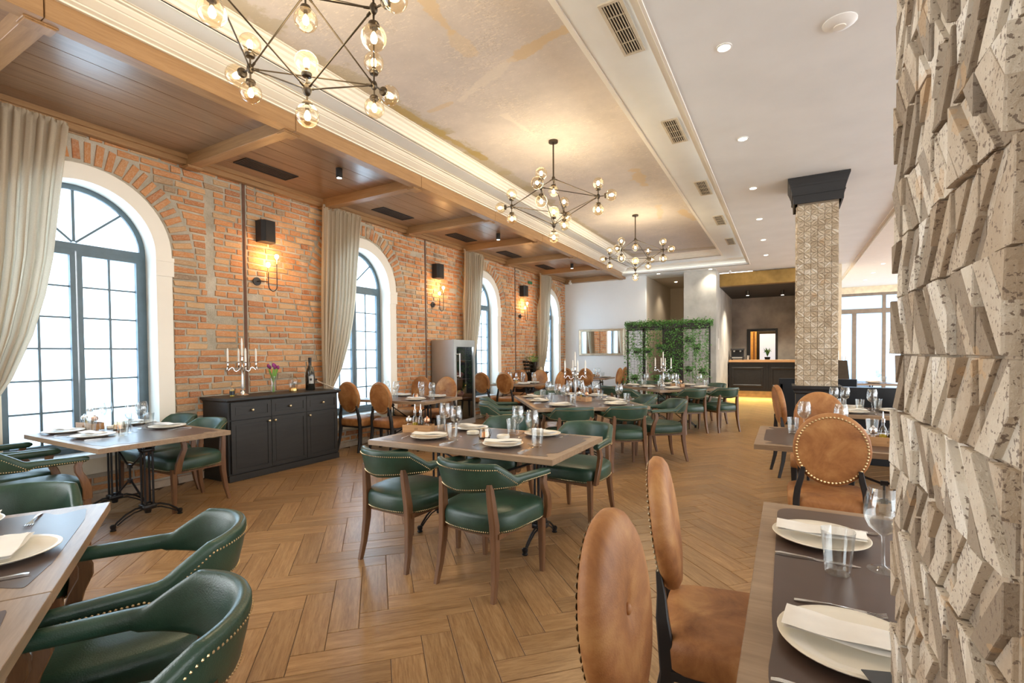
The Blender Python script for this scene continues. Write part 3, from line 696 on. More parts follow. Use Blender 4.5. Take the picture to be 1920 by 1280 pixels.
for z0, z1, e0, e1 in ((3.245, 3.345, .045, .052), (3.345, 3.36, .062, .066), (3.36, 3.45, .06, .075), (3.45, 3.475, .08, .084), (3.475, 3.53, .085, .105), (3.53, 3.558, .108, .108)):
    for s in range(4): pass
    # hollow collar so the gold glow shows between stone and capital
    o_ = [ring_sq(.12-e0, .555+e0, 7.15-e0, 7.59+e0, z0), ring_sq(.12-e1, .555+e1, 7.15-e1, 7.59+e1, z1)]
    i_ = [ring_sq(.12-.028, .555+.028, 7.15-.028, 7.59+.028, z1), ring_sq(.12-.028, .555+.028, 7.15-.028, 7.59+.028, z0)]
    q.loft([o_[0], o_[1], i_[0], i_[1]], cap=False, closeu=True)
q.obj('capital', M_['black'], far, False)
for z in (3.50,): point('capital_glow', (.09, 7.10, 3.50), 1.2, (1, .65, .2), .02); point('capital_glow', (.585, 7.10, 3.50), 1.2, (1, .65, .2), .02)
q = sqlathe(.12, .555, 7.15, 7.59, [(.03, 0), (.03, .10), (.012, .11), (.012, .86), (.03, .88), (.03, .90), (.05, .93), (.055, .962), (.0, .964)]); q.obj('plinth', M_['black'], far, False)
S('partition', MB().box(.60, 3.2, 7.30, 7.42, 0, .95, b=.006), M_['navy'])
near = S('pillar', MB().box(.150, .60, .485, .925, 0, 3.55), M_['stone'])
pillar_face(near, 'near', (.150, .930, 0), (0, -1, 0), .0735, .082, 6, .0, 30, (-1, 0, 0))
pillar_face(near, 'near', (.150, .485, 0), (1, 0, 0), .075, .082, 3, .90, 14, (0, -1, 0))

# ================================================================ chairs
def nail(mb, p, n, r=.0045):
    n = Vector(n).normalized(); a = n.orthogonal().normalized(); b = n.cross(a); p = Vector(p)
    vs = [p+(a*math.cos(k*PI/2.5)+b*math.sin(k*PI/2.5))*r for k in range(5)]+[p+n*r*.75]
    mb.add(vs, [(k, (k+1) % 5, 5) for k in range(5)])
def along(pts, step):
    out = []; acc = 0
    for i in range(len(pts)-1):
        a, b = Vector(pts[i][0]), Vector(pts[i+1][0]); L = (b-a).length
        while acc < L: t_ = acc/L; out.append((a.lerp(b, t_), Vector(pts[i][1]).lerp(Vector(pts[i+1][1]), t_))); acc += step
        acc -= L
    return out
def rr_section(w_, zb, zt, lean, c, nrm, n=16):
    """rounded-rect section: c=(x,y) centre at base, nrm outward"""
    out = []; h = zt-zb; r = min(w_/2, h/2)*.98
    for k in range(n):
        a = 2*PI*k/n; cx, sx = math.cos(a), math.sin(a)
        px = math.copysign(abs(cx)**.7, cx)*w_/2; pz = zb+h/2+math.copysign(abs(sx)**(.45 if h > .09 else .8), sx)*h/2
        off = px+lean*(pz-zb)
        out.append((c[0]+nrm[0]*off, c[1]+nrm[1]*off, pz))
    return out
def build_green():
    t = empty('armchair'); A, B = .258, .275
    def path(s):  # s in [-1,1]; returns centre, outward normal, zb, zt, w, lean
        a = abs(s); sg = 1 if s > 0 else -1
        if a < .58:
            th = (a/.58)*math.radians(80); c = (sg*A*math.sin(th), -.03-B*math.cos(th)); n = Vector((sg*math.sin(th), -math.cos(th))).normalized()
        else:
            k = (a-.58)/.42; th = math.radians(80); x0, y0 = A*math.sin(th), -.03-B*math.cos(th)
            c = (sg*(x0+.026*k), y0+k*.300); n = Vector((sg, -.03))
        f = min(1, max(0, (a-.34)/.19)); top = .785-.008*(a/.34)**2 if a < .34 else .777*(1-f)+.690*f
        zb = .595+.030*min(1, a/.55); w_ = .050 if a < .5 else .050+.004*min(1, (a-.5)/.1)
        if a > .57: top = .690-.010*(a-.57)/.43; zb = .634
        lean = .22*(1-f)
        return c, n, zb, top, w_, lean
    def piece(s0, s1, n, capz=False):
        rings = []
        for i in range(n+1):
            s = s0+(s1-s0)*i/n; c, nn, zb, zt, w_, ln = path(s)
            if abs(s) > .985: zb += .012; zt -= .010; w_ *= .75
            rings.append(rr_section(w_, zb, zt, ln, c, nn))
        m = MB(); m.loft(rings); return m
    piece(-.575, .575, 44).obj('backrest', M_['green'], t, ang=60)
    for sg in (-1, 1): piece(sg*.575, sg*1.0, 14).obj('armrest', M_['green'], t, ang=60)
    # seat: domed with a rounded outline
    def outl(sc_, z, dome=0):
        pts = []
        for k in range(36):
            a = 2*PI*k/36; cx, sx = math.cos(a), math.sin(a)
            e = .42 if sx > 0 else .72
            x = math.copysign(abs(cx)**e, cx)*(.282 if sx > 0 else .272); y = math.copysign(abs(sx)**e, sx)*.272
            pts.append((x*sc_, y*sc_-.01, z))
        return pts
    m = MB(); m.loft([outl(.97, .368), outl(.985, .373), outl(1.0, .41), outl(.995, .452), outl(.96, .474), outl(.88, .486), outl(.6, .496), outl(.25, .50), outl(.02, .501)]); m.obj('seat', M_['green'], t, ang=60)
    # nails
    q = MB(); o = outl(.990, .378); loop = [((p[0], p[1], p[2]), (p[0], p[1]+.01, 0)) for p in o+[o[0]]]
    for p, n in along(loop, .0135): nail(q, p, n)
    def surf(s, zf, out=.5):
        c, nn, zb, zt, w_, ln = path(s); z = zb+(zt-zb)*zf; off = w_/2+ln*(z-zb)+.0005
        return (c[0]+nn[0]*off, c[1]+nn[1]*off, z), (nn[0], nn[1], 0)
    S_ = [-.99+1.98*i/60 for i in range(61)]
    for p, n in along([surf(s, .13 if abs(s) < .57 else .25) for s in S_], .0135): nail(q, p, n)
    S_ = [-.34+.68*i/40 for i in range(41)]
    up = [surf(s, .80) for s in S_]; up = [surf(-.535, .30)]+up+[surf(.535, .30)]
    for p, n in along(up, .0135): nail(q, p, n)
    q.obj('nail_trim', M_['nail'], t, False)['kind'] = 'stuff'
    for sg in (-1, 1):
        m = MB(); m.leg([(sg*.218, -.285, 0), (sg*.210, -.258, .12), (sg*.200, -.240, .28), (sg*.194, -.238, .42), (sg*.184, -.252, .56), (sg*.178, -.262, .66)], [.014, .017, .020, .022, .021, .018], [.015, .019, .024, .026, .022, .018]); m.obj('leg', M_['walnut'], t)
        m = MB(); m.leg([(sg*.232, .222, 0), (sg*.232, .222, .2), (sg*.230, .222, .392)], [.014, .019, .022]); m.obj('leg', M_['walnut'], t)
        m = MB(); m.leg([(sg*.276, .212, .36), (sg*.288, .208, .44), (sg*.293, .188, .51), (sg*.289, .160, .57), (sg*.284, .158, .61), (sg*.282, .172, .65)], [.014, .015, .016, .016, .016, .015], [.027, .027, .024, .022, .021, .021]); m.obj('arm_post', M_['walnut'], t)
    m = MB(); m.box(-.225, .225, -.235, .235, .342, .372); m.obj('seat_frame', M_['walnut'], t, False)
    return t
def build_tan():
    t = empty('dining_chair')
    # seat
    def outl(w_, d, z, y0=0):
        pts = []
        for k in range(32):
            a = 2*PI*k/32; cx, sx = math.cos(a), math.sin(a); e = .35
            k2 = 1-.07*(-sx+1)/2
            pts.append((math.copysign(abs(cx)**e, cx)*w_*k2, math.copysign(abs(sx)**e, sx)*d+y0, z))
        return pts
    m = MB(); m.loft([outl(.235, .225, .37), outl(.243, .233, .38), outl(.245, .235, .44), outl(.238, .228, .468), outl(.20, .19, .485), outl(.12, .11, .493), outl(.01, .01, .495)]); m.obj('seat', M_['tan'], t, ang=60)
    # round back, tilted
    tilt = .14; cz = .79; RX, RZ = .207, .233
    Mb = Matrix.Translation((0, -.235, cz)) @ Matrix.Rotation(tilt, 4, 'X')
    m = MB(); prof = [(-.030, .001), (-.0305, .5), (-.028, .86), (-.022, .95), (-.010, .995), (.004, 1.0), (.020, .975), (.034, .88), (.042, .62), (.036, .30), (.028, .10), (.020, .03), (.018, .001)]
    m.loft([[(RX*s*math.cos(2*PI*k/40), y, RZ*s*math.sin(2*PI*k/40)) for k in range(40)] for y, s in prof][::-1], M=Mb); m.obj('backrest', M_['tan'], t, ang=60)
    m = MB(); m.sphere((0, .026, 0), .014, 12, 6, (1, .55, 1), M=Mb); m.obj('button', M_['tan'], t)
    q = MB()
    loop = [(Mb @ Vector((RX*.90*math.cos(a), -.0275, RZ*.90*math.sin(a))), Mb.to_3x3() @ Vector((0, -1, 0))) for a in [2*PI*k/60 for k in range(61)]]
    for p, n in along(loop, .0200): nail(q, p, n, .0082)
    q.obj('nail_trim', M_['nail'], t, False)['kind'] = 'stuff'
    for sg in (-1, 1):
        m = MB(); m.leg([(sg*.205, -.275, 0), (sg*.195, -.235, .18), (sg*.188, -.215, .36), (sg*.186, -.222, .46), (sg*.178, -.232, .53), (sg*.160, -.236, .60), (sg*.150, -.246, .67)], [.013, .016, .019, .019, .018, .017, .012], [.014, .018, .024, .024, .020, .014, .008]); m.obj('leg', M_['blackwood'], t)
        m = MB(); m.leg([(sg*.205, .20, 0), (sg*.207, .20, .2), (sg*.208, .20, .385)], [.012, .018, .024]); m.obj('leg', M_['blackwood'], t)
    m = MB(); m.box(-.215, .215, -.205, .205, .345, .375); m.obj('seat_frame', M_['blackwood'], t, False)
    return t
proto('green', build_green(), 'armchair'); proto('tan', build_tan(), 'chair')

# ================================================================ tables
TZ = .74
def table(name_label, cx, cy, rz, L, W, base=True, group=None, cols=None, inlay=True, rounded=False):
    t = empty('dining_table', (cx, cy, 0), rz); a, b = L/2, W/2
    q = MB(); q.box(-a, a, -b, b, TZ-.038, TZ, b=.0025); q.obj('tabletop', M_['tabletop'], t, False)
    if inlay:
        m_ = .055; pts = []
        def corner(sx, sy):  # wavy notch at each corner
            return [(sx*(a-m_), sy*(b-.26)), (sx*(a-m_-.012), sy*(b-.20)), (sx*(a-m_-.05), sy*(b-.17)), (sx*(a-m_-.055), sy*(b-.14)), (sx*(a-m_-.02), sy*(b-.09)), (sx*(a-m_-.03), sy*(b-.07)), (sx*(a-m_-.16), sy*(b-m_)), (sx*(a-m_-.24), sy*(b-m_+.006))]
        if rounded:
            corner = lambda sx, sy: [(sx*(a-m_), sy*(b-.42)), (sx*(a-m_-.006), sy*(b-.30)), (sx*(a-m_), sy*(b-.18)), (sx*(a-m_-.006), sy*(b-m_-.05)), (sx*(a-m_-.035), sy*(b-m_-.012)), (sx*(a-m_-.10), sy*(b-m_)), (sx*(a-m_-.25), sy*(b-m_))]
        pts = corner(1, 1)+corner(-1, 1)[::-1]+corner(-1, -1)+corner(1, -1)[::-1]
        sm = []; n = len(pts)
        for i in range(n):
            p0, p1, p2, p3 = (Vector(pts[(i+k) % n]) for k in (-1, 0, 1, 2)); st = 4 if (p2-p1).length < .12 else 1
            for k in range(st):
                s = k/st; sm.append(.5*((2*p1)+(p2-p0)*s+(2*p0-5*p1+4*p2-p3)*s*s+(3*p1-p0-3*p2+p3)*s**3))
        if len(sm):
            q = MB(); q.loft([[(p.x, p.y, TZ-.002) for p in sm], [(p.x, p.y, TZ+.0012) for p in sm]]); q.obj('inlay', M_['inlay'], t, False)
    xo = cols or min(.46, a-.25)
    if base:
        cs = (-xo, xo)
        for x in cs:
            q = MB()
            for dx, dy in ((-.03, -.03), (.03, -.03), (.03, .03), (-.03, .03)): q.tube([(x+dx, dy, .14), (x+dx, dy, .64)], .009, 8)
            q.box(x-.05, x+.05, -.05, .05, .115, .155, b=.006); q.box(x-.045, x+.045, -.045, .045, .60, .63, b=.006); q.lathe([(.022, .08), (.03, .12), (.03, .16), (.018, .17)], 14, M=T(x, 0, 0))
            for sy in (-1, 1): q.tube([(x, sy*.03, .60), (x, sy*.06, .64), (x, sy*.12, .68), (x, sy*.16, .70)], .011, 6)
            q.box(x-.03, x+.03, -.20, .20, TZ-.05, TZ-.038)
            q.obj('column', M_['iron'], t, ang=50)
            for sy in (-1, 1):
                q = MB(); q.tube([(x, sy*.03, .135), (x, sy*.09, .135), (x, sy*.16, .105), (x, sy*.22, .06), (x, sy*.245, .03)], .008, 6)
                q.tube([(x, sy*.03, .115), (x, sy*.10, .105), (x, sy*.17, .07), (x, sy*.22, .035)], .006, 6)
                q.lathe([(.020, 0), (.022, .006), (.014, .014), (.020, .024), (.022, .04), (.012, .05)], 12, M=T(x, sy*.248, 0)); q.obj('foot', M_['iron'], t, ang=50)
        q = MB(); r = .0085
        for p in ([(-xo+.03, 0, .60), (-.02, 0, .44)], [(xo-.03, 0, .60), (.02, 0, .44)], [(0, 0, .455), (0, 0, .30)], [(-.02, 0, .315), (-xo+.03, 0, .15)], [(.02, 0, .315), (xo-.03, 0, .15)]): q.tube(p, r, 6)
        q.box(-.022, .022, -.012, .012, .425, .46); q.box(-.022, .022, -.012, .012, .295, .33); q.tube([(-xo, 0, .655), (xo, 0, .655)], .008, 6)
        q.obj('brace', M_['iron'], t, ang=50)
    tag(t, name_label, 'table', group)
    return t
TABLES = {}
def tab(key, short, label, *a, **k): TABLES[key] = (table(label, *a, **k), short, a)
tab('A', 'nearest centre table', 'laid oak table with dark inlay, nearest in the room centre', -2.05, 3.21, 0, 1.58, .95, cols=.47)
tab('B', 'first window table', 'laid oak table pushed against the first arched window', -5.02, 2.05, .0, 1.42, .96, cols=.30)
tab('C', 'large slanted table', 'large slanted oak table with candelabra behind the nearest centre table', -2.60, 6.37, -.93, 1.93, 1.43, cols=.6)
tab('D', 'table by the plant screen', 'slanted oak table with candelabra in front of the plant screen', -1.96, 9.66, -.77, 1.55, 1.44, cols=.45)
tab('E', 'second window table', 'oak table between the sideboard and the steel fridge', -5.02, 5.68, .04, 1.34, .93, cols=.36)
tab('F', 'third window table', 'oak table beyond the steel fridge by the third window', -5.22, 9.45, .0, 1.15, .82, cols=.3)
tab('G', 'mirror table', 'small oak table beneath the gilt mirror', -4.64, 12.6, .0, 1.1, .82, cols=.3)
nd = Vector((.880, -.475)); nn_ = Vector((-.475, -.880)); P0 = Vector((-2.69, 1.02))
ca = P0+nd*.50+nn_*.475; cb = P0+nd*1.505+nn_*.475
tab('H', 'cut-off table in the near corner', 'grey-lit oak table cut off by the lower left corner', ca.x, ca.y, -.4948, 1.0, .95, cols=.25)
tab('I', 'joined near corner table', 'oak table joined to the cut-off corner table, nearest the camera', cb.x, cb.y, -.4948, 1.0, .95, cols=.25)
tab('J', 'near pillar table', 'oak table with dark inlay beside the near stone pillar', .70, 1.68, 0, 1.57, 1.44, cols=.5, rounded=True)
tab('K', 'table behind the tan chair', 'oak table with wooden condiment tray behind the round tan chair', .62, 4.36, 0, 1.64, .98, cols=.5)
tab('L', 'table by the stone column', 'oak table in front of the tiled stone column', .98, 6.50, 0, 1.35, .85, cols=.4)
tab('M', 'table behind the column', 'oak table behind the tiled stone column', 1.25, 12.5, .12, 1.2, 1.1, cols=.3)

GC = 'green leather armchairs'; TC = 'tan round-backed chairs'
ch = [
 (-2.31, 2.64, -.06, 'green armchair nearest the sideboard at the nearest centre table, back to camera'),
 (-1.62, 2.60, -.09, 'green armchair in front of the nearest centre table, closest to the tan chairs'),
 (-2.35, 3.92, PI+.10, 'green armchair behind the nearest centre table, facing us on the window side'),
 (-1.56, 3.87, PI-.08, 'green armchair behind the nearest centre table with its seat side showing'),
 (-5.00, 2.49, PI+.03, 'green armchair next to the black sideboard at the first window table'),
 (-5.63, 2.54, PI, 'green armchair against the brick wall between window and sideboard'),
 (-4.77, 1.36, -.03, 'green armchair with nailed arm at the first window table, room side'),
 (-5.39, 1.38, 0, 'green armchair closest to the first window glass'),
 (-1.99, .80, 2.647, 'nearer-the-window green armchair of the two at the cut-off corner table'),
 (-1.42, .46, 2.647, 'green armchair nearest the camera at the bottom of the picture'),
 (-2.98, .72, -2.066, 'green armchair at the far end of the cut-off corner table'),
 (-2.28, 5.45, .63, 'green armchair at the front of the large slanted table, window side'),
 (-1.76, 5.86, .63, 'green armchair at the front of the large slanted table, aisle side'),
 (-1.46, 6.53, 2.20, 'green armchair at the aisle side of the large slanted table, front'),
 (-1.95, 6.98, 2.20, 'green armchair at the aisle side of the large slanted table, rear'),
 (-3.52, 6.02, -.95, 'green armchair beside the round-backed chairs at the large slanted table, rear'),
 (-3.16, 5.45, -.95, 'green armchair at the window side of the large slanted table, front'),
 (-3.28, 7.08, -2.49, 'green armchair behind the large slanted table'),
 (-1.53, 8.97, .80, 'green armchair in front of the plant screen table, window side'),
 (-1.06, 9.41, .80, 'green armchair in front of the plant screen table, bar side'),
 (-1.35, 10.25, 2.38, 'green armchair behind the plant screen table, towards the bar'),
 (-2.30, 8.62, -.76, 'green armchair at the window side of the plant screen table, front'),
 (-2.78, 9.12, -.76, 'green armchair at the window side of the plant screen table, rear'),
 (-2.5, 10.55, -2.4, 'green armchair between the plant screen and its table')]
for x, y, a, l in ch: use('green', (x, y, 0), a, l, group=GC)
ch = [
 (-.15, 1.83, -PI/2+.15, 'tan round-backed chair with cushioned seat at near pillar table, farther one'),
 (-.115, 1.13, -PI/2+.02, 'tan round-backed chair cut off by the bottom edge, nearest the camera'),
 (.245, 3.82, 0, 'tan round-backed chair seen from behind with brass nails, by the near pillar'),
 (.95, 3.78, .05, 'tan round-backed chair mostly hidden by the near pillar'),
 (.27, 5.10, PI, 'tan round-backed chair facing us between the two tables before the column'),
 (1.02, 5.02, PI, 'tan round-backed chair facing us at the edge of the near pillar'),
 (.16, 6.38, -PI/2+.22, 'tan round-backed chair seen edge-on beside the column plinth'),
 (-5.55, 5.22, .04, 'tan round-backed chair beside the sideboard and second window'),
 (-4.98, 5.29, -.02, 'tan round-backed chair seen from behind at the second window table, room side'),
 (-5.62, 6.44, PI, 'tan round-backed chair facing us against the brick by the fridge'),
 (-5.04, 6.44, PI+.1, 'tan round-backed chair facing us right in front of the steel fridge'),
 (-5.62, 8.88, 0, 'tan round-backed chair seen from behind right beyond the fridge'),
 (-5.10, 8.96, 0, 'tan round-backed chair seen from behind at the third window table'),
 (-5.55, 9.98, PI, 'tan round-backed chair facing us by the third window, wall side'),
 (-5.02, 9.98, PI, 'tan round-backed chair facing us in front of the small black cabinet'),
 (-4.34, 9.30, PI/2, 'tan round-backed chair seen edge-on at the third window table end'),
 (-4.48, 12.02, 0, 'tan round-backed chair seen from behind under the mirror'),
 (-5.00, 11.98, 0, 'tan round-backed chair at the mirror table, nearer the curtain'),
 (-3.97, 12.22, PI/2, 'tan round-backed chair seen edge-on left of the plant screen, front'),
 (-4.03, 12.90, PI/2, 'tan round-backed chair seen edge-on touching the plant screen'),
 (2.25, 12.3, -PI/2, 'tan round-backed chair in front of the far frosted window')]
for x, y, a, l in ch: use('tan', (x, y, 0), a, l, group=TC)

# ================================================================ tableware prototypes
def b_plate():
    t = MB(); t.lathe([(.001, .002), (.085, .002), (.088, 0), (.095, .003), (.128, .013), (.146, .020), (.1475, .0225), (.145, .024), (.125, .018), (.095, .0085), (.088, .0075), (.001, .0075)], 48)
    return t.obj('plate', M_['plate'], None, ang=50)
def b_napkin():
    m = MB(); nx, ny = 16, 6; L, W = .26, .10; lay = []
    rr_ = random.Random(4)
    for li, (z0, th, sh) in enumerate(((.0285, .005, 0), (.0335, .005, .004), (.0385, .005, -.003))):
        top, bot = [], []
        for i in range(nx+1):
            for j in range(ny+1):
                x = -L/2+L*i/nx+sh; y = (-W/2+W*j/ny)*(1-.25*(i/nx)*(li > 0))+sh; z = z0+.003*math.sin(i*.5+li)+.002*math.cos(j*.9+li)
                e = 0 if 0 < j < ny and 0 < i < nx else .0035
                top.append((x, y, z+th-e)); bot.append((x, y, z+e*.5))
        n = (nx+1)*(ny+1); fs = []
        for i in range(nx):
            for j in range(ny):
                a = i*(ny+1)+j; fs.append((a, a+ny+1, a+ny+2, a+1)); fs.append((n+a, n+a+1, n+a+ny+2, n+a+ny+1))
        for i in range(nx):
            a = i*(ny+1); fs.append((a, n+a, n+a+ny+1, a+ny+1)); a += ny; fs.append((a, a+ny+1, n+a+ny+1, n+a))
        for j in range(ny):
            a = j; fs.append((a, a+1, n+a+1, n+a)); a = nx*(ny+1)+j; fs.append((a, n+a, n+a+1, a+1))
        m.add(top+bot, fs)
    return m.obj('napkin', M_['napkin'], None, ang=70)
def b_knife():
    m = MB(); m.loft([[(x, -w_, z), (x, w_, z), (x, w_, z+h), (x, -w_, z+h)] for x, w_, z, h in ((-.115, .005, .001, .006), (-.10, .0065, .001, .008), (-.03, .005, .001, .006), (-.01, .004, .001, .005), (.0, .008, .001, .002), (.09, .009, .001, .0015), (.115, .002, .001, .001))])
    return m.obj('knife', M_['silver'], None, ang=50)
def b_fork():
    m = MB(); m.loft([[(x, -w_, z), (x, w_, z), (x, w_, z+.0025), (x, -w_, z+.0025)] for x, w_, z in ((-.10, .006, .001), (-.09, .0065, .002), (-.02, .003, .008), (.03, .0028, .006), (.045, .010, .003), (.058, .0125, .002))])
    for k in range(4):
        y = -.0105+.007*k; m.loft([[(x, y-.0015, z), (x, y+.0015, z), (x, y+.0015, z+.0018), (x, y-.0015, z+.0018)] for x, z in ((.056, .002), (.08, .002), (.098, .007))])
    return m.obj('fork', M_['silver'], None, ang=50)
def b_wine():
    m = MB(); m.lathe([(a_*1.22, b_*1.22) for a_, b_ in [(.034, .0005), (.034, .002), (.012, .006), (.0045, .014), (.0038, .06), (.0045, .085), (.012, .092), (.030, .106), (.040, .128), (.0415, .150), (.038, .175), (.031, .205), (.0302, .2055), (.037, .175), (.0402, .150), (.0386, .129), (.028, .108), (.010, .096), (.001, .093)]], 28, cap=False)
    return m.obj('wine_glass', M_['glass'], None, ang=60)
def b_tumbler():
    m = MB(); m.lathe([(a_*1.2, b_*1.2) for a_, b_ in [(.001, .001), (.026, .001), (.0275, .004), (.037, .108), (.0363, .1085), (.0275, .020), (.025, .016), (.001, .015)]], 28, cap=False)
    return m.obj('tumbler', M_['glass'], None, ang=50)
def b_caddy():
    t = empty('condiment_caddy'); q = MB(); a, b, h = .125, .052, .062
    q.box(-a, a, -b, -b+.010, 0, h); q.box(-a, a, b-.010, b, 0, h); q.box(-a, -a+.010, -b+.010, b-.010, 0, h*.9); q.box(a-.010, a, -b+.010, b-.010, 0, h*.9); q.box(-a+.01, a-.01, -b+.01, b-.01, 0, .008); q.obj('tray', M_['caddywood'], t, False)
    q = MB()
    for k, x in enumerate((-.012, 0, .011)): q.box(x-.0035, x-.0025, -b-.0006, -b, .022, .040); q.box(x+.002, x+.003, -b-.0006, -b, .022, .040); q.box(x-.003, x+.0025, -b-.0006, -b, .030+.003*(k-1), .032+.003*(k-1))
    q.obj('stamp', M_['book'], t, False)
    return t
def b_cruet(nm, liq):
    t = empty(nm); q = MB(); q.lathe([(.001, .001), (.020, .001), (.022, .004), (.023, .07), (.019, .085), (.009, .102), (.0085, .125), (.011, .127), (.011, .131)], 18); q.obj('glass_body', M_['glass'], t)
    q = MB(); q.lathe([(.001, .004), (.0195, .004), (.020, .056), (.001, .057)], 16); q.obj('liquid', liq, t)
    q = MB(); q.lathe([(.009, .118), (.012, .120), (.012, .137), (.005, .142), (.0035, .165), (.002, .178)], 12); q.obj('pourer', M_['silver'], t); return t
def b_shaker(nm, m2):
    t = empty(nm); q = MB(); q.lathe([(.001, .001), (.019, .001), (.021, .01), (.017, .035), (.012, .05), (.016, .055)], 16); q.obj('body', M_['glass'], t)
    q = MB(); q.lathe([(.014, .055), (.021, .060), (.024, .072), (.020, .084), (.008, .090), (.008, .094), (.004, .098), (.001, .099)], 16); q.obj('cap', m2, t); return t
def b_tealight():
    t = empty('candle_holder'); q = MB(); q.lathe([(.001, .002), (.040, .002), (.048, .010), (.036, .075), (.035, .0755), (.045, .012), (.038, .006), (.001, .005)], 24, cap=False); q.obj('glass_cup', M_['globe'], t)
    q = MB(); q.lathe([(.001, .008), (.026, .008), (.022, .045), (.012, .05), (.001, .048)], 16); q.obj('candle', M_['copper'], t)
    q = MB(); q.lathe([(.036, 0), (.044, .001), (.046, .010), (.036, .011)], 24); q.obj('rim', M_['bronze'], t)
    q = MB(); q.tube([(.046, 0, .015), (.052, 0, .04), (.045, 0, .07), (.036, 0, .074)], .0022, 6); q.obj('handle', M_['bronze'], t); return t
def b_ashtray():
    t = empty('ashtray'); q = MB(); q.lathe([(.001, .001), (.048, .001), (.052, .006), (.050, .026), (.044, .027), (.042, .012), (.001, .010)], 24); q.obj('bowl', M_['plate'], t); return t
def b_candelabra(lit=False):
    t = empty('candelabra'); q = MB()
    q.lathe([(.001, 0), (.068, 0), (.070, .006), (.055, .016), (.030, .028), (.022, .05), (.028, .062), (.014, .075), (.017, .10), (.013, .24), (.011, .31), (.020, .325), (.022, .34), (.010, .35), (.010, .40), (.018, .41), (.012, .43), (.012, .455), (.022, .46), (.024, .467), (.010, .468)], 20); q.obj('stem', M_['silver'], t)
    for k in range(4):
        a = PI/4+k*PI/2; q = MB(); c, s = math.cos(a), math.sin(a)
        P = lambda r, z: (c*r, s*r, z)
        q.tube([P(.01, .345), P(.04, .30), P(.065, .285), P(.085, .30), P(.09, .325), P(.11, .335), P(.13, .32), P(.145, .30), P(.16, .31), P(.155, .34)], .0045, 6)
        q.tube([P(.09, .325), P(.07, .34), P(.06, .33), P(.07, .315)], .003, 5); q.tube([P(.145, .30), P(.17, .29), P(.178, .305), P(.165, .315)], .003, 5)
        q.lathe([(.005, .335), (.010, .34), (.014, .352), (.010, .36), (.012, .385), (.024, .39), (.026, .397), (.010, .398)], 12, M=T(c*.15, s*.15, 0)); q.obj('arm', M_['silver'], t)
        q = MB(); q.lathe([(.011, .395), (.0105, .52), (.008, .545), (.002, .56)], 12, M=T(c*.15, s*.15, 0)); q.obj('candle', M_['wax'], t)
    q = MB(); q.lathe([(.011, .465), (.0105, .64), (.008, .665), (.002, .68)], 12); q.obj('candle', M_['wax'], t)
    return t
for k, f, c in (('plate', b_plate, 'plate'), ('napkin', b_napkin, 'napkin'), ('knife', b_knife, 'knife'), ('fork', b_fork, 'fork'), ('wine', b_wine, 'wine glass'), ('tumbler', b_tumbler, 'glass'), ('caddy', b_caddy, 'condiment tray'),
                ('oil', lambda: b_cruet('oil_bottle', M_['oil']), 'oil bottle'), ('vinegar', lambda: b_cruet('vinegar_bottle', M_['vinegar']), 'vinegar bottle'), ('pepper', lambda: b_shaker('pepper_mill', M_['copper']), 'pepper mill'), ('salt', lambda: b_shaker('salt_shaker', M_['silver']), 'salt shaker'),
                ('tealight', b_tealight, 'candle holder'), ('ashtray', b_ashtray, 'ashtray'), ('candelabra', b_candelabra, 'candelabra')):
    proto(k, f(), c)
ZP = TZ+.0013
def put(kind, x, y, rz, label, group=None, z=None): return use(kind, (x, y, ZP if z is None else z), rz, label, group=group)
GR = dict(plate='cream plates on the laid tables', napkin='folded napkins on the plates', wine='wine glasses on the laid tables', tumbler='water tumblers on the laid tables', knife='table knives', fork='table forks')
ART = dict(plate='round cream plate', napkin='folded white napkin on the plate', wine='empty stemmed wine glass', tumbler='empty water tumbler', knife='silver table knife', fork='silver table fork')
def setting(tname, seat, x, y, rz, gl=None, tu=None, kn=None, fk=None, nrot=.15, sc_=1):
    """rz: direction the guest faces (local +Y)"""
    where = '%s of the %s' % (seat, tname); c, s = math.cos(rz), math.sin(rz)
    L = lambda a, b: (x+a*c-b*s, y+a*s+b*c)
    def go(kind, p, r, z=None):
        put(kind, p[0], p[1], r, ART[kind]+' at the '+where if kind != 'napkin' else 'folded white napkin, '+where, GR[kind], z)
    go('plate', (x, y), 0); go('napkin', (x, y), rz+nrot, ZP)
    go('wine', gl or L(.13, .22), 0); go('tumbler', tu or L(.20, .12), .3)
    go('knife', kn or L(.185, -.01), rz+PI/2); go('fork', fk or L(-.185, -.01), rz+PI/2)
k_ = 1.0315
def sp(x, y): return (x*k_, y*k_)
n1 = 'nearest centre table'
setting(n1, 'front window-side place', *sp(-2.38, 2.92), 0, gl=sp(-2.22, 3.05), tu=sp(-2.16, 2.92), kn=sp(-2.13, 2.84), nrot=.35)
setting(n1, 'front aisle-side place', *sp(-1.72, 2.91), 0, gl=sp(-1.56, 3.05), tu=sp(-1.48, 2.97), kn=sp(-1.50, 2.84), nrot=.45)
setting(n1, 'back window-side place', *sp(-2.33, 3.42), PI, gl=sp(-2.44, 3.20), tu=sp(-2.52, 3.25), nrot=-.2)
setting(n1, 'back aisle-side place', *sp(-1.66, 3.42), PI, gl=sp(-1.78, 3.24), tu=sp(-1.88, 3.32), nrot=-.4)
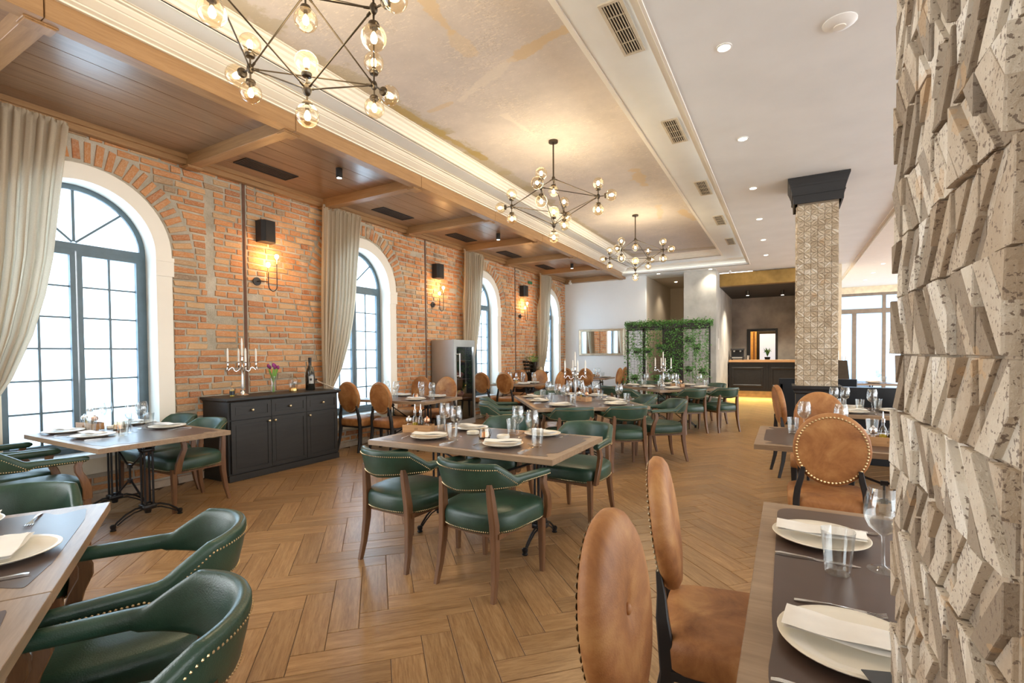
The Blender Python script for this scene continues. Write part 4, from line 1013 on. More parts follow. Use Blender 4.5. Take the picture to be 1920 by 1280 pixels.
def caddyset(tn, x, y, rz):
    put('caddy', x, y, rz, 'wooden condiment tray on the '+tn, 'wooden condiment trays'); c, s = math.cos(rz), math.sin(rz)
    for kd, dx, lb in (('salt', -.088, 'silver-capped salt shaker'), ('oil', -.032, 'yellow oil bottle with steel pourer'), ('vinegar', .02, 'dark vinegar bottle with steel pourer'), ('pepper', .078, 'copper-capped pepper mill')):
        put(kd, x+dx*c, y+dx*s, rz, lb+' in tray on the '+tn, 'cruets in the trays', ZP+.0085).scale = (1.12, 1.12, 1.28)
caddyset(n1, -2.74, 3.22, .30)
put('tealight', *sp(-2.0, 3.11), .4, 'amber glass candle holder in the middle of the '+n1); put('ashtray', *sp(-1.87, 3.17), 0, 'small cream dish in middle of the '+n1); put('ashtray', *sp(-2.18, 3.22), 0, 'small cream dish behind glasses on the '+n1)
n2 = 'first window table'
setting(n2, 'glass-side place', *sp(-5.36, 1.72), 0, gl=sp(-5.22, 1.92), tu=sp(-5.13, 1.82), nrot=.1)
setting(n2, 'room-side place', *sp(-4.86, 1.74), 0, gl=sp(-4.82, 1.99), tu=sp(-4.70, 1.88), nrot=.1)
setting(n2, 'sideboard-side place', *sp(-4.86, 2.28), PI, gl=sp(-5.02, 2.15), tu=sp(-5.10, 2.24), nrot=.1)
setting(n2, 'brick-side place', *sp(-5.40, 2.28), PI, gl=sp(-5.42, 2.04), tu=sp(-5.28, 2.14), nrot=.1)
caddyset(n2, -5.59, 1.98, .1)
put('tealight', *sp(-5.12, 2.02), .4, 'copper candle holder in the middle of the '+n2); put('ashtray', *sp(-5.28, 2.04), 0, 'small cream dish in middle of the '+n2)
n3 = 'near pillar table'
setting(n3, 'far place', .105, 1.99, -PI/2, gl=(.255, 1.80), tu=(.135, 1.715), kn=(.085, 1.79), fk=(.20, 2.14), nrot=PI/2-.02)
setting(n3, 'near place', .13, 1.29, -PI/2, gl=(.35, 1.12), tu=(.215, 1.135), kn=(.09, 1.085), fk=(.12, 1.475), nrot=PI/2-.12)
t = MB(); t.box(-.06, .06, -.085, .085, 0, .002); t.box(-.06, .06, -.085, .085, .002, .004, M=T(0, 0, .0005, rz=.03)); o = t.obj('menu_card', M_['slate'], None, False, loc=(.215, 1.10, ZP+.026), rz=.3); tag(o, 'dark slate menu card lying over plate edge by near pillar', 'menu card')
n4 = 'cut-off corner table'
def hp(a, b): p = P0+nd*a+nn_*b; return (p.x, p.y)
setting(n4, 'farther armchair place', *hp(.60, .20), 2.647, gl=hp(.30, .42), tu=hp(.42, .36), kn=hp(.83, .20), fk=hp(.80, .28), nrot=.0)
setting(n4, 'end place', *hp(.14, .46), -2.066, gl=hp(.36, .60), tu=hp(.30, .52), kn=hp(.10, .75), fk=hp(.16, .22), nrot=.1)
setting('joined near corner table', 'outer place', *hp(1.35, .28), 2.647, nrot=.1)
n5 = 'table behind the tan chair'
setting(n5, 'front place', .30, 4.10, 0, gl=(.13, 4.62), tu=(.05, 4.48)); setting(n5, 'back place', .42, 4.62, PI, gl=(.37, 4.50), tu=(.58, 4.62))
caddyset(n5, .62, 4.20, 0)
put('wine', .84, 4.75, 0, 'empty stemmed wine glass at the edge of the near pillar', GR['wine'])
n6 = 'table by the stone column'
setting(n6, 'front place', .62, 6.28, 0, gl=(.58, 6.62), tu=(.70, 6.45)); setting(n6, 'back place', .62, 6.72, PI, gl=(.47, 6.55), tu=(.54, 6.45)); setting(n6, 'side place', 1.02, 6.50, PI, gl=(.80, 6.40), tu=(.88, 6.62))
caddyset(n6, 1.2, 6.72, 0)
def lset(key, seats, cad=None, cand=None):
    ob, short, a = TABLES[key]; cx, cy, rz = a[:3]; c, s = math.cos(rz), math.sin(rz)
    for nm, lx, ly, fr in seats: setting(short, nm, cx+lx*c-ly*s, cy+lx*s+ly*c, rz+fr, nrot=.2)
    if cad: caddyset(short, cx+cad[0]*c-cad[1]*s, cy+cad[0]*s+cad[1]*c, rz+cad[2])
    if cand: put('candelabra', cx+cand[0]*c-cand[1]*s, cy+cand[0]*s+cand[1]*c, -.16 if key == 'C' else -.33, 'silver five-candle candelabra on the '+short, 'silver candelabra with white candles')
# C: local +x runs A->B (towards front), +y towards the aisle
lset('C', [('front window-side place', .70, -.36, PI/2), ('front aisle-side place', .70, .36, PI/2), ('aisle-side front place', .22, .50, PI), ('aisle-side rear place', -.50, .50, PI), ('window-side rear place', -.52, -.50, 0), ('window-side front place', .10, -.50, 0), ('far end place', -.76, .20, -PI/2)], (.12, .10, .4), (-.22, .08))
lset('D', [('front window-side place', .52, -.30, PI/2), ('front bar-side place', .52, .32, PI/2), ('bar-side place', -.10, .50, PI), ('window-side front place', .05, -.50, 0), ('window-side rear place', -.50, -.50, 0), ('far place', -.55, .30, -PI/2)], (.08, .12, .3), (-.06, -.10))
lset('E', [('front sideboard-side place', -.34, -.26, 0), ('front room-side place', .34, -.26, 0), ('back wall-side place', -.34, .26, PI), ('back fridge-side place', .34, .26, PI)], (-.60, .0, 1.57))
put('tealight', -4.86, 5.66, 0, 'copper candle holder on the second window table')
lset('F', [('front wall-side place', -.30, -.22, 0), ('front room-side place', .30, -.22, 0), ('back wall-side place', -.30, .22, PI), ('back room-side place', .30, .22, PI)], (0, .0, PI/2))
lset('G', [('front place', .0, -.22, 0), ('curtain-side place', -.34, .1, PI), ('plant-side place', .36, .1, PI/2)], (0, .32, 0))
lset('M', [('front place', .28, -.28, 0)])
# ================================================================ sideboard
def sideboard(x0, x1, y0, y1, h, ncol, label, knobs=True):
    t = empty('sideboard', ((x0+x1)/2, (y0+y1)/2, 0)); a, b = (x1-x0)/2, (y1-y0)/2
    q = MB(); q.box(-a, a-.02, -b+.015, b-.015, .075, h-.03); q.box(-a, a+.003, -b+.006, b-.006, 0, .075, b=.006); q.obj('body', M_['sideboard'], t, False)
    q = MB(); q.loft([ring_sq(-a, a+e, -b-e, b+e, z) for e, z in ((-.012, h-.048), (.0, h-.040), (.004, h-.030), (.018, h-.026), (.018, h))]); q.obj('top', M_['sideboard'], t, False)
    cw = (2*b-.07)/ncol
    for k in range(ncol):
        ya = -b+.035+k*cw+.003; yb_ = ya+cw-.006
        for z0, z1, nm in ((h-.245, h-.055, 'drawer'), (.09, h-.255, 'door')):
            q = MB(); xf = a-.02; q.box(xf, xf+.018, ya, yb_, z0, z1, b=.003)
            fw = .045; g = .004
            # raised mitred frame with a recessed line
            for r0, r1, xx in ((0, fw, xf+.024),):
                o_ = [(ya+r0, z0+r0), (yb_-r0, z0+r0), (yb_-r0, z1-r0), (ya+r0, z1-r0)]; i_ = [(ya+r1, z0+r1), (yb_-r1, z0+r1), (yb_-r1, z1-r1), (ya+r1, z1-r1)]
                for e in range(4):
                    f = (e+1) % 4; A_, B_, C_, D_ = o_[e], o_[f], i_[f], i_[e]
                    q.loft([[(xf+.017, *p) for p in (A_, B_, C_, D_)], [(xx, *p) for p in ((A_[0]*.997+C_[0]*.003, A_[1]*.997+C_[1]*.003), (B_[0]*.997+D_[0]*.003, B_[1]*.997+D_[1]*.003), C_, D_)]])
            q.box(xf+.017, xf+.021, ya+fw+.008, yb_-fw-.008, z0+fw+.008, z1-fw-.008)
            d = q.obj(nm, M_['sideboard'], t, False)
            kz = (z0+z1)/2 if nm == 'drawer' else z1-.045
            ky = (ya+yb_)/2 if nm == 'drawer' else ((yb_-.035) if k == 0 else ya+.035)
            q = MB(); q.lathe([(.007, 0), (.006, .012), (.014, .018), (.0155, .025), (.011, .033), (.001, .035)], 14, M=T(xf+.022, ky, kz, ry=PI/2)); q.obj('knob', M_['nail'], d)
    tag(t, label, 'sideboard'); return t
sideboard(-5.845, -5.34, 3.10, 4.63, .935, 3, 'black oak sideboard with three drawers and brass knobs against the brick wall')
sideboard(-5.845, -5.36, 10.55, 11.40, .93, 2, 'small black cabinet with potted plant at the far brick wall')
SZ = .936
use('candelabra', (-5.59, 3.43, SZ), .48, 'silver five-candle candelabra on the black sideboard', group='silver candelabra with white candles')
t = empty('oil_jar', (-5.55, 3.28, SZ)); MB().lathe([(.001, .001), (.024, .001), (.026, .006), (.026, .085), (.018, .098), (.014, .11)], 18).obj('glass_body', M_['glass'], t); MB().lathe([(.001, .004), (.0235, .004), (.0235, .08), (.001, .082)], 16).obj('oil', M_['oil'], t)
MB().lathe([(.0265, .02), (.0268, .02), (.0268, .065), (.0265, .065)], 18, cap=False).obj('paper_label', M_['navy'], t); MB().lathe([(.001, .128), (.015, .128), (.016, .108), (.013, .108)], 14).obj('cork', M_['caddywood'], t); tag(t, 'small jar of golden oil with dark label on sideboard', 'oil jar')
t = empty('tulip_vase', (-5.58, 3.82, SZ)); MB().lathe([(.001, .001), (.028, .001), (.030, .005), (.034, .21), (.033, .21), (.028, .012), (.001, .010)], 20, cap=False).obj('vase', M_['glass'], t)
for k in range(9):
    a = k*2.4; r0, r1 = .012, .030+.02*(k % 3); q = MB(); top = (r1*math.cos(a), r1*math.sin(a), .30+.03*((k*7) % 4)/3)
    q.tube([(-r0*math.cos(a), -r0*math.sin(a), .012), (0, 0, .12), top], .003, 5)
    s_ = q.obj('stem', M_['stem'], t); q = MB(); q.lathe([(.004, -.004), (.013, .006), (.016, .022), (.011, .040), (.004, .046)], 8, M=T(*top)); q.obj('flower', M_['purple'], t)
    q = MB(); q.loft([[(c_*.012*math.cos(a+PI/2)+r*math.cos(a), c_*.012*math.sin(a+PI/2)+r*math.sin(a), z) for c_ in (-w_, w_)] for r, z, w_ in ((.01, .16, .3), (.03, .22, 1), (.055, .28, .8), (.065, .31, .1))], close=False, cap=False); q.obj('leaf', M_['stem'], t)
tag(t, 'purple tulips in a clear glass vase on sideboard', 'flower vase')
t = empty('dome_lamp', (-5.58, 4.10, SZ)); MB().lathe([(.001, .001), (.05, .001), (.052, .008), (.048, .045), (.044, .05), (.001, .05)], 24).obj('base', M_['brass'], t); MB().lathe([(.052, .05), (.060, .10), (.058, .15), (.035, .195), (.012, .205), (.001, .206)], 24, cap=False).obj('glass_dome', M_['glass'], t)
q = MB()
for k in range(5): q.tube([(.02*math.cos(k*1.26), .02*math.sin(k*1.26), .05), (.022*math.cos(k*1.26), .022*math.sin(k*1.26), .12)], .0022, 5)
q.obj('filament', M_['bronze'], t); tag(t, 'glass dome table lamp with brass base on sideboard', 'table lamp')
t = empty('wine_bottle', (-5.58, 4.36, SZ)); MB().lathe([(.001, .001), (.055, .001), (.060, .008), (.061, .19), (.055, .24), (.030, .31), (.020, .34), (.018, .415), (.021, .417), (.021, .435), (.001, .436)], 28).obj('glass_body', M_['bottle'], t)
q = MB(); q.loft([[(.0615*math.cos(a), .0615*math.sin(a), z) for a in [-.2-.75+i*.15 for i in range(8)]] for z in (.09, .19)], close=False, cap=False); q.obj('paper_label', plain('grey_label', (.45, .44, .42), .5), t)
q = MB(); q.loft([[(.0618*math.cos(a), .0618*math.sin(a), z) for a in (-.75, -.6, -.45, -.3)] for z in (.13, .16)], close=False, cap=False); q.obj('label_mark', M_['black'], t)
MB().lathe([(.0185, .36), (.0188, .36), (.0215, .418), (.0215, .437), (.001, .438)], 20).obj('foil', M_['black'], t); tag(t, 'large dark champagne bottle on the sideboard end', 'bottle')
CZ = .931
t = empty('potted_plant', (-5.60, 11.02, CZ)); MB().lathe([(.001, 0), (.075, 0), (.080, .01), (.115, .26), (.112, .262), (.10, .22), (.001, .21)], 24).obj('pot', M_['bottle'], t)
q = MB(); rr_ = random.Random(3)
for k in range(70):
    a = rr_.uniform(0, 2*PI); r = rr_.uniform(.03, .22); h = .28+rr_.uniform(0, .2)*(1-r*2); p = Vector((r*math.cos(a), r*math.sin(a), h)); d = Vector((math.cos(a), math.sin(a), rr_.uniform(-.4, .5))); s = d.cross(Vector((0, 0, 1))).normalized()
    q.tube([(0, 0, .22), tuple(p*.6+Vector((0, 0, .08))), tuple(p)], .002, 3); q.add([p, p+d*.04+s*.022, p+d*.085, p+d*.04-s*.022], [(0, 1, 2, 3)])
o = q.obj('leaves', M_['leafl'], t, False); o['kind'] = 'stuff'; tag(t, 'green leafy plant in dark tapered pot on small black cabinet', 'potted plant')
t = empty('bottle_rack', (-5.60, 10.70, CZ)); q = MB(); q.tube([(0, -.05, 0), (0, -.10, .30)], .006, 6); q.tube([(0, .09, 0), (0, -.03, .33)], .006, 6); q.tube([(-.03, .09, .006), (.03, .09, .006)], .006, 6); q.obj('frame', M_['iron'], t)
for z, y in ((.08, .03), (.17, 0), (.25, -.04)): q = MB(); q.lathe([(.001, -.10), (.030, -.095), (.030, .05), (.012, .09), (.011, .14), (.001, .142)], 12, M=T(0, y, z+.02, ry=PI/2)); q.obj('bottle', M_['bottle'], t)
tag(t, 'black slanted bottle rack on the small black cabinet', 'bottle rack')
t = empty('ceramic_vase', (-5.52, 11.27, CZ)); MB().lathe([(.001, 0), (.04, 0), (.062, .05), (.060, .09), (.035, .12), (.038, .13), (.001, .125)], 20).obj('body', plain('cream_ceramic', (.62, .52, .36), .5), t); tag(t, 'small cream ceramic vase beside potted plant', 'vase')
# ================================================================ fridge
fr = empty('ageing_fridge', (-5.575, 7.60, 0), .03); a, b, H = .255, .36, 1.67
q = MB(); q.box(-a, a-.03, -b, -b+.03, .05, H); q.box(-a, a-.03, b-.03, b, .05, H); q.box(-a, a-.03, -b+.03, b-.03, H-.05, H); q.box(-a, a-.03, -b+.03, b-.03, .05, .12); q.box(-a, -a+.02, -b+.03, b-.03, .12, H-.05); q.obj('cabinet', M_['steel'], fr, False)
q = MB(); q.box(-a+.02, -a+.025, -b+.03, b-.03, .12, H-.05); q.box(-a+.02, a-.05, -b+.03, -b+.034, .12, H-.05); q.box(-a+.02, a-.05, b-.034, b-.03, .12, H-.05); q.obj('liner', M_['black'], fr, False)
q = MB(); q.box(a-.03, a, -b, -b+.085, .06, H); q.box(a-.03, a, b-.05, b, .06, H); q.box(a-.03, a, -b+.085, b-.05, H-.13, H); q.box(a-.03, a, -b+.085, b-.05, .06, .16); d = q.obj('door', M_['steel'], fr, False)
q = MB(); q.box(a-.018, a-.012, -b+.085, b-.05, .16, H-.13); q.obj('glass_pane', glassy('fridge_glass', (.75, .8, .85), .12), d, False)
q = MB(); q.tube([(a+.045, -b+.12, .98), (a+.045, -b+.12, 1.42)], .012, 10)
for z in (1.0, 1.40): q.tube([(a, -b+.06, z), (a+.045, -b+.12, z)], .009, 8)
q.obj('handle', M_['steel'], d)
for z in (.55, .92, 1.28):
    q = MB()
    for k in range(9): q.tube([(-a+.04, -b+.06+k*.075, z), (a-.06, -b+.06+k*.075, z)], .003, 4)
    q.tube([(a-.06, -b+.04, z), (a-.06, b-.04, z)], .004, 5); q.obj('shelf', M_['silver'], fr)
for dx, dy, dz in ((-.17, -.2, 0), (-.17, .28, 0), (.15, -.28, 0), (.15, .28, 0)): MB().lathe([(.02, 0), (.02, .055)], 10, M=T(dx, dy, 0)).obj('foot', M_['black'], fr)
tag(fr, 'tall stainless steel ageing fridge with glass door by brick wall', 'fridge')
rr_ = random.Random(5)
for k, (z, y, s) in enumerate(((.562, -.08, .85), (.562, .18, .75), (.932, -.06, 1.0), (.932, .19, .7), (1.292, -.08, .8), (.13, .1, .8), (1.0, -.1, .01))[:6]):
    q = MB(); rings = []
    for i in range(9):
        t_ = i/8; r = .085*s*math.sin(PI*(t_*.92+.04))**.6
        rings.append([(r*1.0*math.cos(2*PI*j/12)*(1+.15*math.sin(3*j+i)), (t_-.5)*.26*s+.01*math.sin(j), .085*s+r*math.sin(2*PI*j/12)*(1+.12*math.cos(2*j+i))) for j in range(12)])
    q.loft(rings); o = q.obj('meat_joint', M_['meat'], None, loc=(-5.56, 7.60+y, z+.004)); tag(o, ['dark red meat joint on lower fridge shelf, door hinge side', 'dark red meat joint on lower fridge shelf, far side', 'big meat joint on middle fridge shelf', 'small meat joint on middle fridge shelf, far side', 'pink meat joint on the top fridge shelf', 'meat joint on the fridge floor'][k], 'meat', 'meat ageing in the fridge')

# ================================================================ chandeliers
def build_chandelier():
    t = empty('chandelier'); B = M_['bronze']; Z0 = -.44; ZB = -.98; ZC = -.71; R = .525
    MB().lathe([(.001, 0), (.055, 0), (.055, -.022), (.001, -.024)], 24).obj('canopy', B, t)
    q = MB(); q.tube([(0, 0, -.02), (0, 0, Z0)], .0095, 10); q.obj('rod', B, t)
    def hub(p, s=1): q = MB(); q.lathe([(.004, -.032), (.014, -.024), (.021, -.008), (.021, .008), (.014, .024), (.004, .032)], 14, M=T(*p, s=s)); q.obj('hub', B, t)
    nodes = [Vector((R*math.cos(k*PI/2), R*math.sin(k*PI/2), ZC)) for k in range(4)]
    top, bot = Vector((0, 0, Z0)), Vector((0, 0, ZB))
    hub(top); hub(bot, 1.2)
    for n in nodes: hub(n)
    def bar(a, b):
        d = (b-a).normalized(); q = MB(); q.tube([a+d*.015, b-d*.015], .0048, 6); q.tube([a+d*.015, a+d*.05], .0075, 6); q.tube([b-d*.05, b-d*.015], .0075, 6); q.obj('arm', B, t)
    for k in range(4): bar(top, nodes[k]); bar(bot, nodes[k]); bar(nodes[k], nodes[(k+1) % 4])
    def lamp(p, d):
        d = Vector(d).normalized(); rot = Vector((0, 0, 1)).rotation_difference(d).to_matrix().to_4x4(); Mx = Matrix.Translation(p) @ rot
        q = MB(); q.tube([(0, 0, .015), (0, 0, .072)], .0055, 8, M=Mx); q.lathe([(.008, .068), (.026, .072), (.030, .080), (.030, .090), (.022, .098)], 16, M=Mx); q.lathe([(.011, .095), (.011, .120), (.008, .122)], 10, M=Mx); s_ = q.obj('socket', B, t)
        q = MB(); c = .148; q.lathe([(r*math.sin(a), c-r*math.cos(a)) for r, a in [(.065, .36+i*(PI-.38)/14) for i in range(15)]], 24, M=Mx, cap=False); q.obj('globe', M_['globe'], s_)
        q = MB(); q.lathe([(.005, .120), (.010, .128), (.017, .145), (.018, .158), (.012, .172), (.002, .177)], 12, M=Mx); q.obj('bulb', M_['bulb'], s_)
    lamp(top, (0, 0, -1)); lamp(bot, (0, 0, -1)); lamp(bot, (0, 0, 1))
    for n in nodes: lamp(n, (0, 0, 1)); lamp(n, (0, 0, -1)); lamp(n, (n.x, n.y, 0))
    return t
proto('chand', build_chandelier(), 'chandelier')
for x, y, a, l in ((-2.39, 1.88, .0, 'large globe chandelier nearest the camera, cut by the top edge'), (-2.395, 5.28, .17, 'middle globe chandelier with black rods over the dining tables'), (-2.395, 8.85, -.20, 'farthest globe chandelier towards the bar')):
    use('chand', (x, y, 3.90), a, l, group='globe chandeliers')
    point('chandelier_lamp', (x, y, 3.10), 29, (1, .82, .52), .40)
# ================================================================ wall sconces and speakers
def build_sconce():
    t = empty('wall_sconce'); B = M_['black']
    MB().lathe([(.001, 0), (.052, 0), (.052, .014), (.001, .016)], 24, M=T(.0, 0, 0, ry=PI/2)).obj('wall_plate', B, t)
    q = MB(); q.tube([(.01, 0, 0), (.085, 0, 0), (.092, .02, 0), (.092, .10, 0)], .006, 8)
    q.tube([(.092, .10, .12), (.092, .10, -.03), (.092, .105, -.07), (.092, .125, -.10), (.092, .16, -.115), (.092, .195, -.10), (.092, .215, -.07), (.092, .22, -.03), (.092, .22, .24)], .006, 8); q.obj('arm', B, t)
    for y, z in ((.10, .12), (.22, .24)):
        q = MB(); q.lathe([(.009, 0), (.016, .003), (.016, .010), (.010, .012), (.0095, .06), (.010, .062)], 12, M=T(.092, y, z)); s_ = q.obj('candle_sleeve', M_['brass'], t)
        q = MB(); q.lathe([(.006, .060), (.014, .072), (.024, .092), (.025, .105), (.018, .122), (.002, .130)], 14, M=T(.092, y, z)); q.obj('bulb', M_['wbulb'], s_)
    return t
proto('sconce', build_sconce(), 'wall sconce')
for y, l, l2 in ((3.80, 'black twin-bulb sconce on brick above the sideboard', 'black box speaker above the sideboard sconce'), (7.32, 'black twin-bulb sconce on brick above the steel fridge', 'black box speaker above the fridge sconce'), (10.80, 'black twin-bulb sconce on brick above the small black cabinet', 'farthest black box speaker, above small black cabinet')):
    use('sconce', (WX+.022, y, 2.345), 0, l, group='twin-bulb wall sconces'); point('sconce_lamp', (WX+.20, y+.16, 2.66), 6.5, (1, .50, .16), .05)
    t = empty('wall_speaker', (WX+.02, y+.10, 2.98)); q = MB(); q.loft([[(0, -.10, z), (.11, -.10, z), (.15, -.07, z), (.15, .07, z), (.11, .10, z), (0, .10, z)] for z in (-.135, .135)]); q.obj('cabinet', M_['black'], t, False)
    q = MB(); q.box(.151, .156, -.065, .065, -.125, .125, b=.002); q.obj('grille', plain('speaker_cloth', (.03, .028, .027), .9), t, False); tag(t, l2, 'speaker', 'black wall speakers')
t = empty('exit_sign', (WX+.03, 11.33, 3.25)); MB().box(0, .03, -.10, .10, -.035, .035, b=.003).obj('housing', plain('green_sign', (.03, .16, .08), .5), t, False); tag(t, 'small dark green emergency sign on far brick wall', 'sign')
# ================================================================ curtains
def curtain(yc, label, seed):
    t = empty('curtain', (0, 0, 0)); r = random.Random(seed); nu, q = 90, MB()
    zs = [3.54, 3.52, 3.49, 3.44, 3.3, 3.0, 2.6, 2.28, 1.95, 1.6, 1.4, 1.22, 1.08, .99, .94, .90, .84, .7, .5, .3, .1, .02]
    Rz = [(3.54, -.15), (2.28, -.29), (1.9, -.36), (1.6, -.44), (1.22, -.58), (1.05, -.67), (.94, -.735), (.84, -.72), (.6, -.70), (.02, -.68)]
    Lz = [(3.54, -.86), (1.3, -.90), (.94, -.89), (.6, -.92), (.02, -.94)]
    def itp(T_, z):
        for (z0, a), (z1, b) in zip(T_, T_[1:]):
            if z <= z0 and z >= z1: k = (z0-z)/(z0-z1); return a+(b-a)*k
        return T_[-1][1]
    ph = [r.uniform(0, 6) for _ in range(4)]; rings = []
    for z in zs:
        yl, yr = yc+itp(Lz, z), yc+itp(Rz, z); wd = yr-yl; row = []
        for i in range(nu+1):
            u = i/nu; amp = .030*min(1, wd/.5)**.5*(.35 if z > 3.5 else 1)
            x = WX+.16+amp*math.sin(u*2*PI*9+ph[0]+.8*math.sin(z*.8+ph[1]))+.010*math.sin(u*2*PI*21+ph[2]+z)+.012*math.sin(z*2.2+u*5)
            if z > 3.5: x = WX+.16+.016*math.sin(u*2*PI*26)
            if z < 1.4: x += .03*math.sin(PI*u)*max(0, 1-abs(z-.94)/.45)
            y = yl+wd*u+.008*math.sin(u*2*PI*9*2+ph[3])
            row.append((x, y, z))
        rings.append(row)
    q.loft(rings, close=False, cap=False); o = q.obj('cloth', M_['linen'], t, ang=180)
    q = MB(); y0, y1 = yc-.90, yc-.73; pts = [(WX+.02, y0-.02, 1.06), (WX+.10, y0-.01, 1.02), (WX+.215, y0+.03, .98), (WX+.235, (y0+y1)/2, .95), (WX+.20, y1+.01, .93), (WX+.11, y1+.012, .94), (WX+.06, (y0+y1)/2, .99), (WX+.02, y0-.02, 1.06)]
    q.tube(pts, .008, 6); q.obj('tie_back', plain('linen_rope', (.66, .58, .46), .9), t); q = MB(); q.lathe([(.02, 0), (.02, .006), (.008, .01), (.008, .03), (.016, .04), (.001, .045)], 12, M=T(WX+.018, y0-.03, 1.06, ry=PI/2)); q.obj('hook', M_['black'], t)
    tag(t, label, 'curtain', 'linen curtains'); return t
for i, (yc, l) in enumerate(zip(WINY, ('greige linen curtain at first window, cut by the left edge', 'greige linen curtain beside the sideboard, tied back', 'greige linen curtain behind the steel fridge', 'farthest greige linen curtain, by the potted plant'))):
    curtain(yc-(.0, .0, .06, .06)[i], l, 11+i)
# ================================================================ mirror
t = empty('wall_mirror', (-4.725, YE-.004, 1.715)); q = MB(); hw, hh = .695, .385; O_ = lambda e, y: [(-hw+e, y, -hh+e), (hw-e, y, -hh+e), (hw-e, y, hh-e), (-hw+e, y, hh-e)]
q.loft([O_(0, 0), O_(.0, -.03), O_(.012, -.038), O_(.03, -.028), O_(.045, -.03), O_(.062, -.016), O_(.062, 0)], cap=False, closeu=True); q.obj('frame', M_['gilt'], t, False)
MB().box(-hw+.06, hw-.06, -.014, -.010, -hh+.06, hh-.06).obj('glass', M_['mirror'], t, False); tag(t, 'wide mirror in champagne gilt frame on white end wall', 'mirror')
# ================================================================ plant screen
ps = empty('plant_screen', (0, 12.75, 0)); x_ = [-3.66, -3.22, -2.30, -1.63]; XS = (-3.66, -3.23, -2.74, -2.27, -1.63)
q = MB()
for x in XS: q.box(x-.018 if x != -3.23 else x-.035, x+.018 if x != -3.23 else x+.035, -.02, .02, 0, 2.1)
q.box(XS[0], XS[-1], -.02, .02, 1.98, 2.02); q.box(XS[0], XS[-1], -.02, .02, .06, .10)
q.obj('frame', M_['black'], ps, False)
for a, b in ((XS[0], XS[1]), (XS[1], XS[2]), (XS[3], XS[4])):
    q = MB(); n = int((b-a)/.072)
    for k in range(1, n): x = a+(b-a)*k/n; q.box(x-.0018, x+.0018, -.002, .002, .10, 1.98)
    z = .16
    while z < 1.97: q.box(a, b, .002, .005, z-.0018, z+.0018); z += .072
    o = q.obj('wire_grid', M_['black'], ps, False); o['kind'] = 'stuff'
MB().box(XS[2]+.02, XS[3]-.02, -.012, .012, .10, 1.98).obj('solid_panel', M_['black'], ps, False)
for a, b in zip(XS, XS[1:]): MB().box(a+.01, b-.01, -.075, .065, 2.03, 2.13, b=.006).obj('planter_box', M_['black'], ps, False)
rr_ = random.Random(21)
def leafcloud(name, cx, cz, pts_fn, n, parent, size=.045):
    q = MB()
    for k in range(int(n*1.9)):
        p = Vector(pts_fn()); s = size*rr_.uniform(.6, 1.25); a = Vector((rr_.uniform(-1, 1), rr_.uniform(-1, 1), rr_.uniform(-1, .3))).normalized(); b = a.orthogonal().normalized(); c = a.cross(b)*.15
        b = Matrix.Rotation(rr_.uniform(0, 6.3), 3, a) @ b
        q.add([p, p+a*s*.5+b*s*.34+c*s, p+a*s, p+a*s*.5-b*s*.34+c*s], [(0, 1, 2, 3)])
    o = q.obj(name, M_['leaf'], parent, False); o['kind'] = 'stuff'; return o
leafcloud('foliage', 0, 0, lambda: (rr_.uniform(-3.72, -1.57), rr_.uniform(-.09, .08), 2.12+rr_.gauss(0.01, .045)), 2300, ps)
VN = [(-3.64, 1.75, .10, 260), (-3.50, .75, .06, 110), (-3.30, 1.35, .10, 200), (-3.16, .5, .05, 70), (-3.06, 1.2, .09, 120), (-2.85, .40, .09, 80), (-2.60, 1.75, .13, 520), (-2.45, 1.75, .13, 520), (-2.32, 1.1, .08, 220), (-2.18, .9, .05, 110), (-2.02, .55, .05, 80), (-1.86, 1.1, .05, 120), (-1.70, 1.25, .06, 200), (-1.98, 1.45, .06, 130)]
for x, ln, wd, n in VN:
    leafcloud('hanging_vine', x, 0, lambda: (x+rr_.gauss(0, wd*.55), rr_.uniform(-.08, .05), 2.10-ln*rr_.random()**.9), n, ps)
for x, z in ((-3.40, 1.45), (-3.46, .75), (-3.12, 1.45), (-2.82, 1.55), (-2.90, .75), (-3.05, .45), (-2.12, 1.72), (-1.92, 1.52), (-2.10, .98), (-1.80, .92), (-1.90, .45), (-2.14, .45)):
    MB().box(x-.07, x+.07, -.085, -.02, z-.06, z, b=.004).obj('plant_pot', M_['black'], ps, False)
    leafcloud('pot_foliage', x, z, lambda: (x+rr_.gauss(0, .06), -.06+rr_.gauss(0, .03), z+.03-abs(rr_.gauss(0, .13))+.05), 120, ps)
tag(ps, 'black wire room divider covered in trailing green plants', 'plant screen')
# ================================================================ bar
bar = empty('bar_counter', (0, 16.85, 0)); q = MB(); q.box(-1.585, .84, -.07, .62, 1.075, 1.145, b=.006); q.obj('worktop', M_['caddywood'], bar, False)
q = MB(); q.box(-1.58, .83, 0, .5, .18, 1.075); q.box(-1.58, .83, -.02, .51, 1.02, 1.075); q.obj('body', M_['sideboard'], bar, False)
MB().box(-1.57, .82, .02, .45, 0, .18).obj('kickplate', M_['brass'], bar, False)
for k in range(2):
    x0 = -1.55+k*1.10; x1 = x0+.98; q = MB(); O2 = lambda e, y: [(x0+e, y, .27+e), (x1-e, y, .27+e), (x1-e, y, .96-e), (x0+e, y, .96-e)]
    q.loft([O2(.04, 0), O2(.04, -.012), O2(.06, -.022), O2(.09, -.02), O2(.11, -.004), O2(.11, 0)], cap=False, closeu=True); q.box(x0+.14, x1-.14, -.006, 0, .41, .82); q.obj('panel', M_['sideboard'], bar, False)
for x in (-.505, .61): MB().box(x-.03, x+.03, -.018, 0, .2, 1.02, b=.004).obj('pilaster', M_['sideboard'], bar, False)
tag(bar, 'dark panelled bar counter with wooden top and glowing gold plinth', 'bar counter')
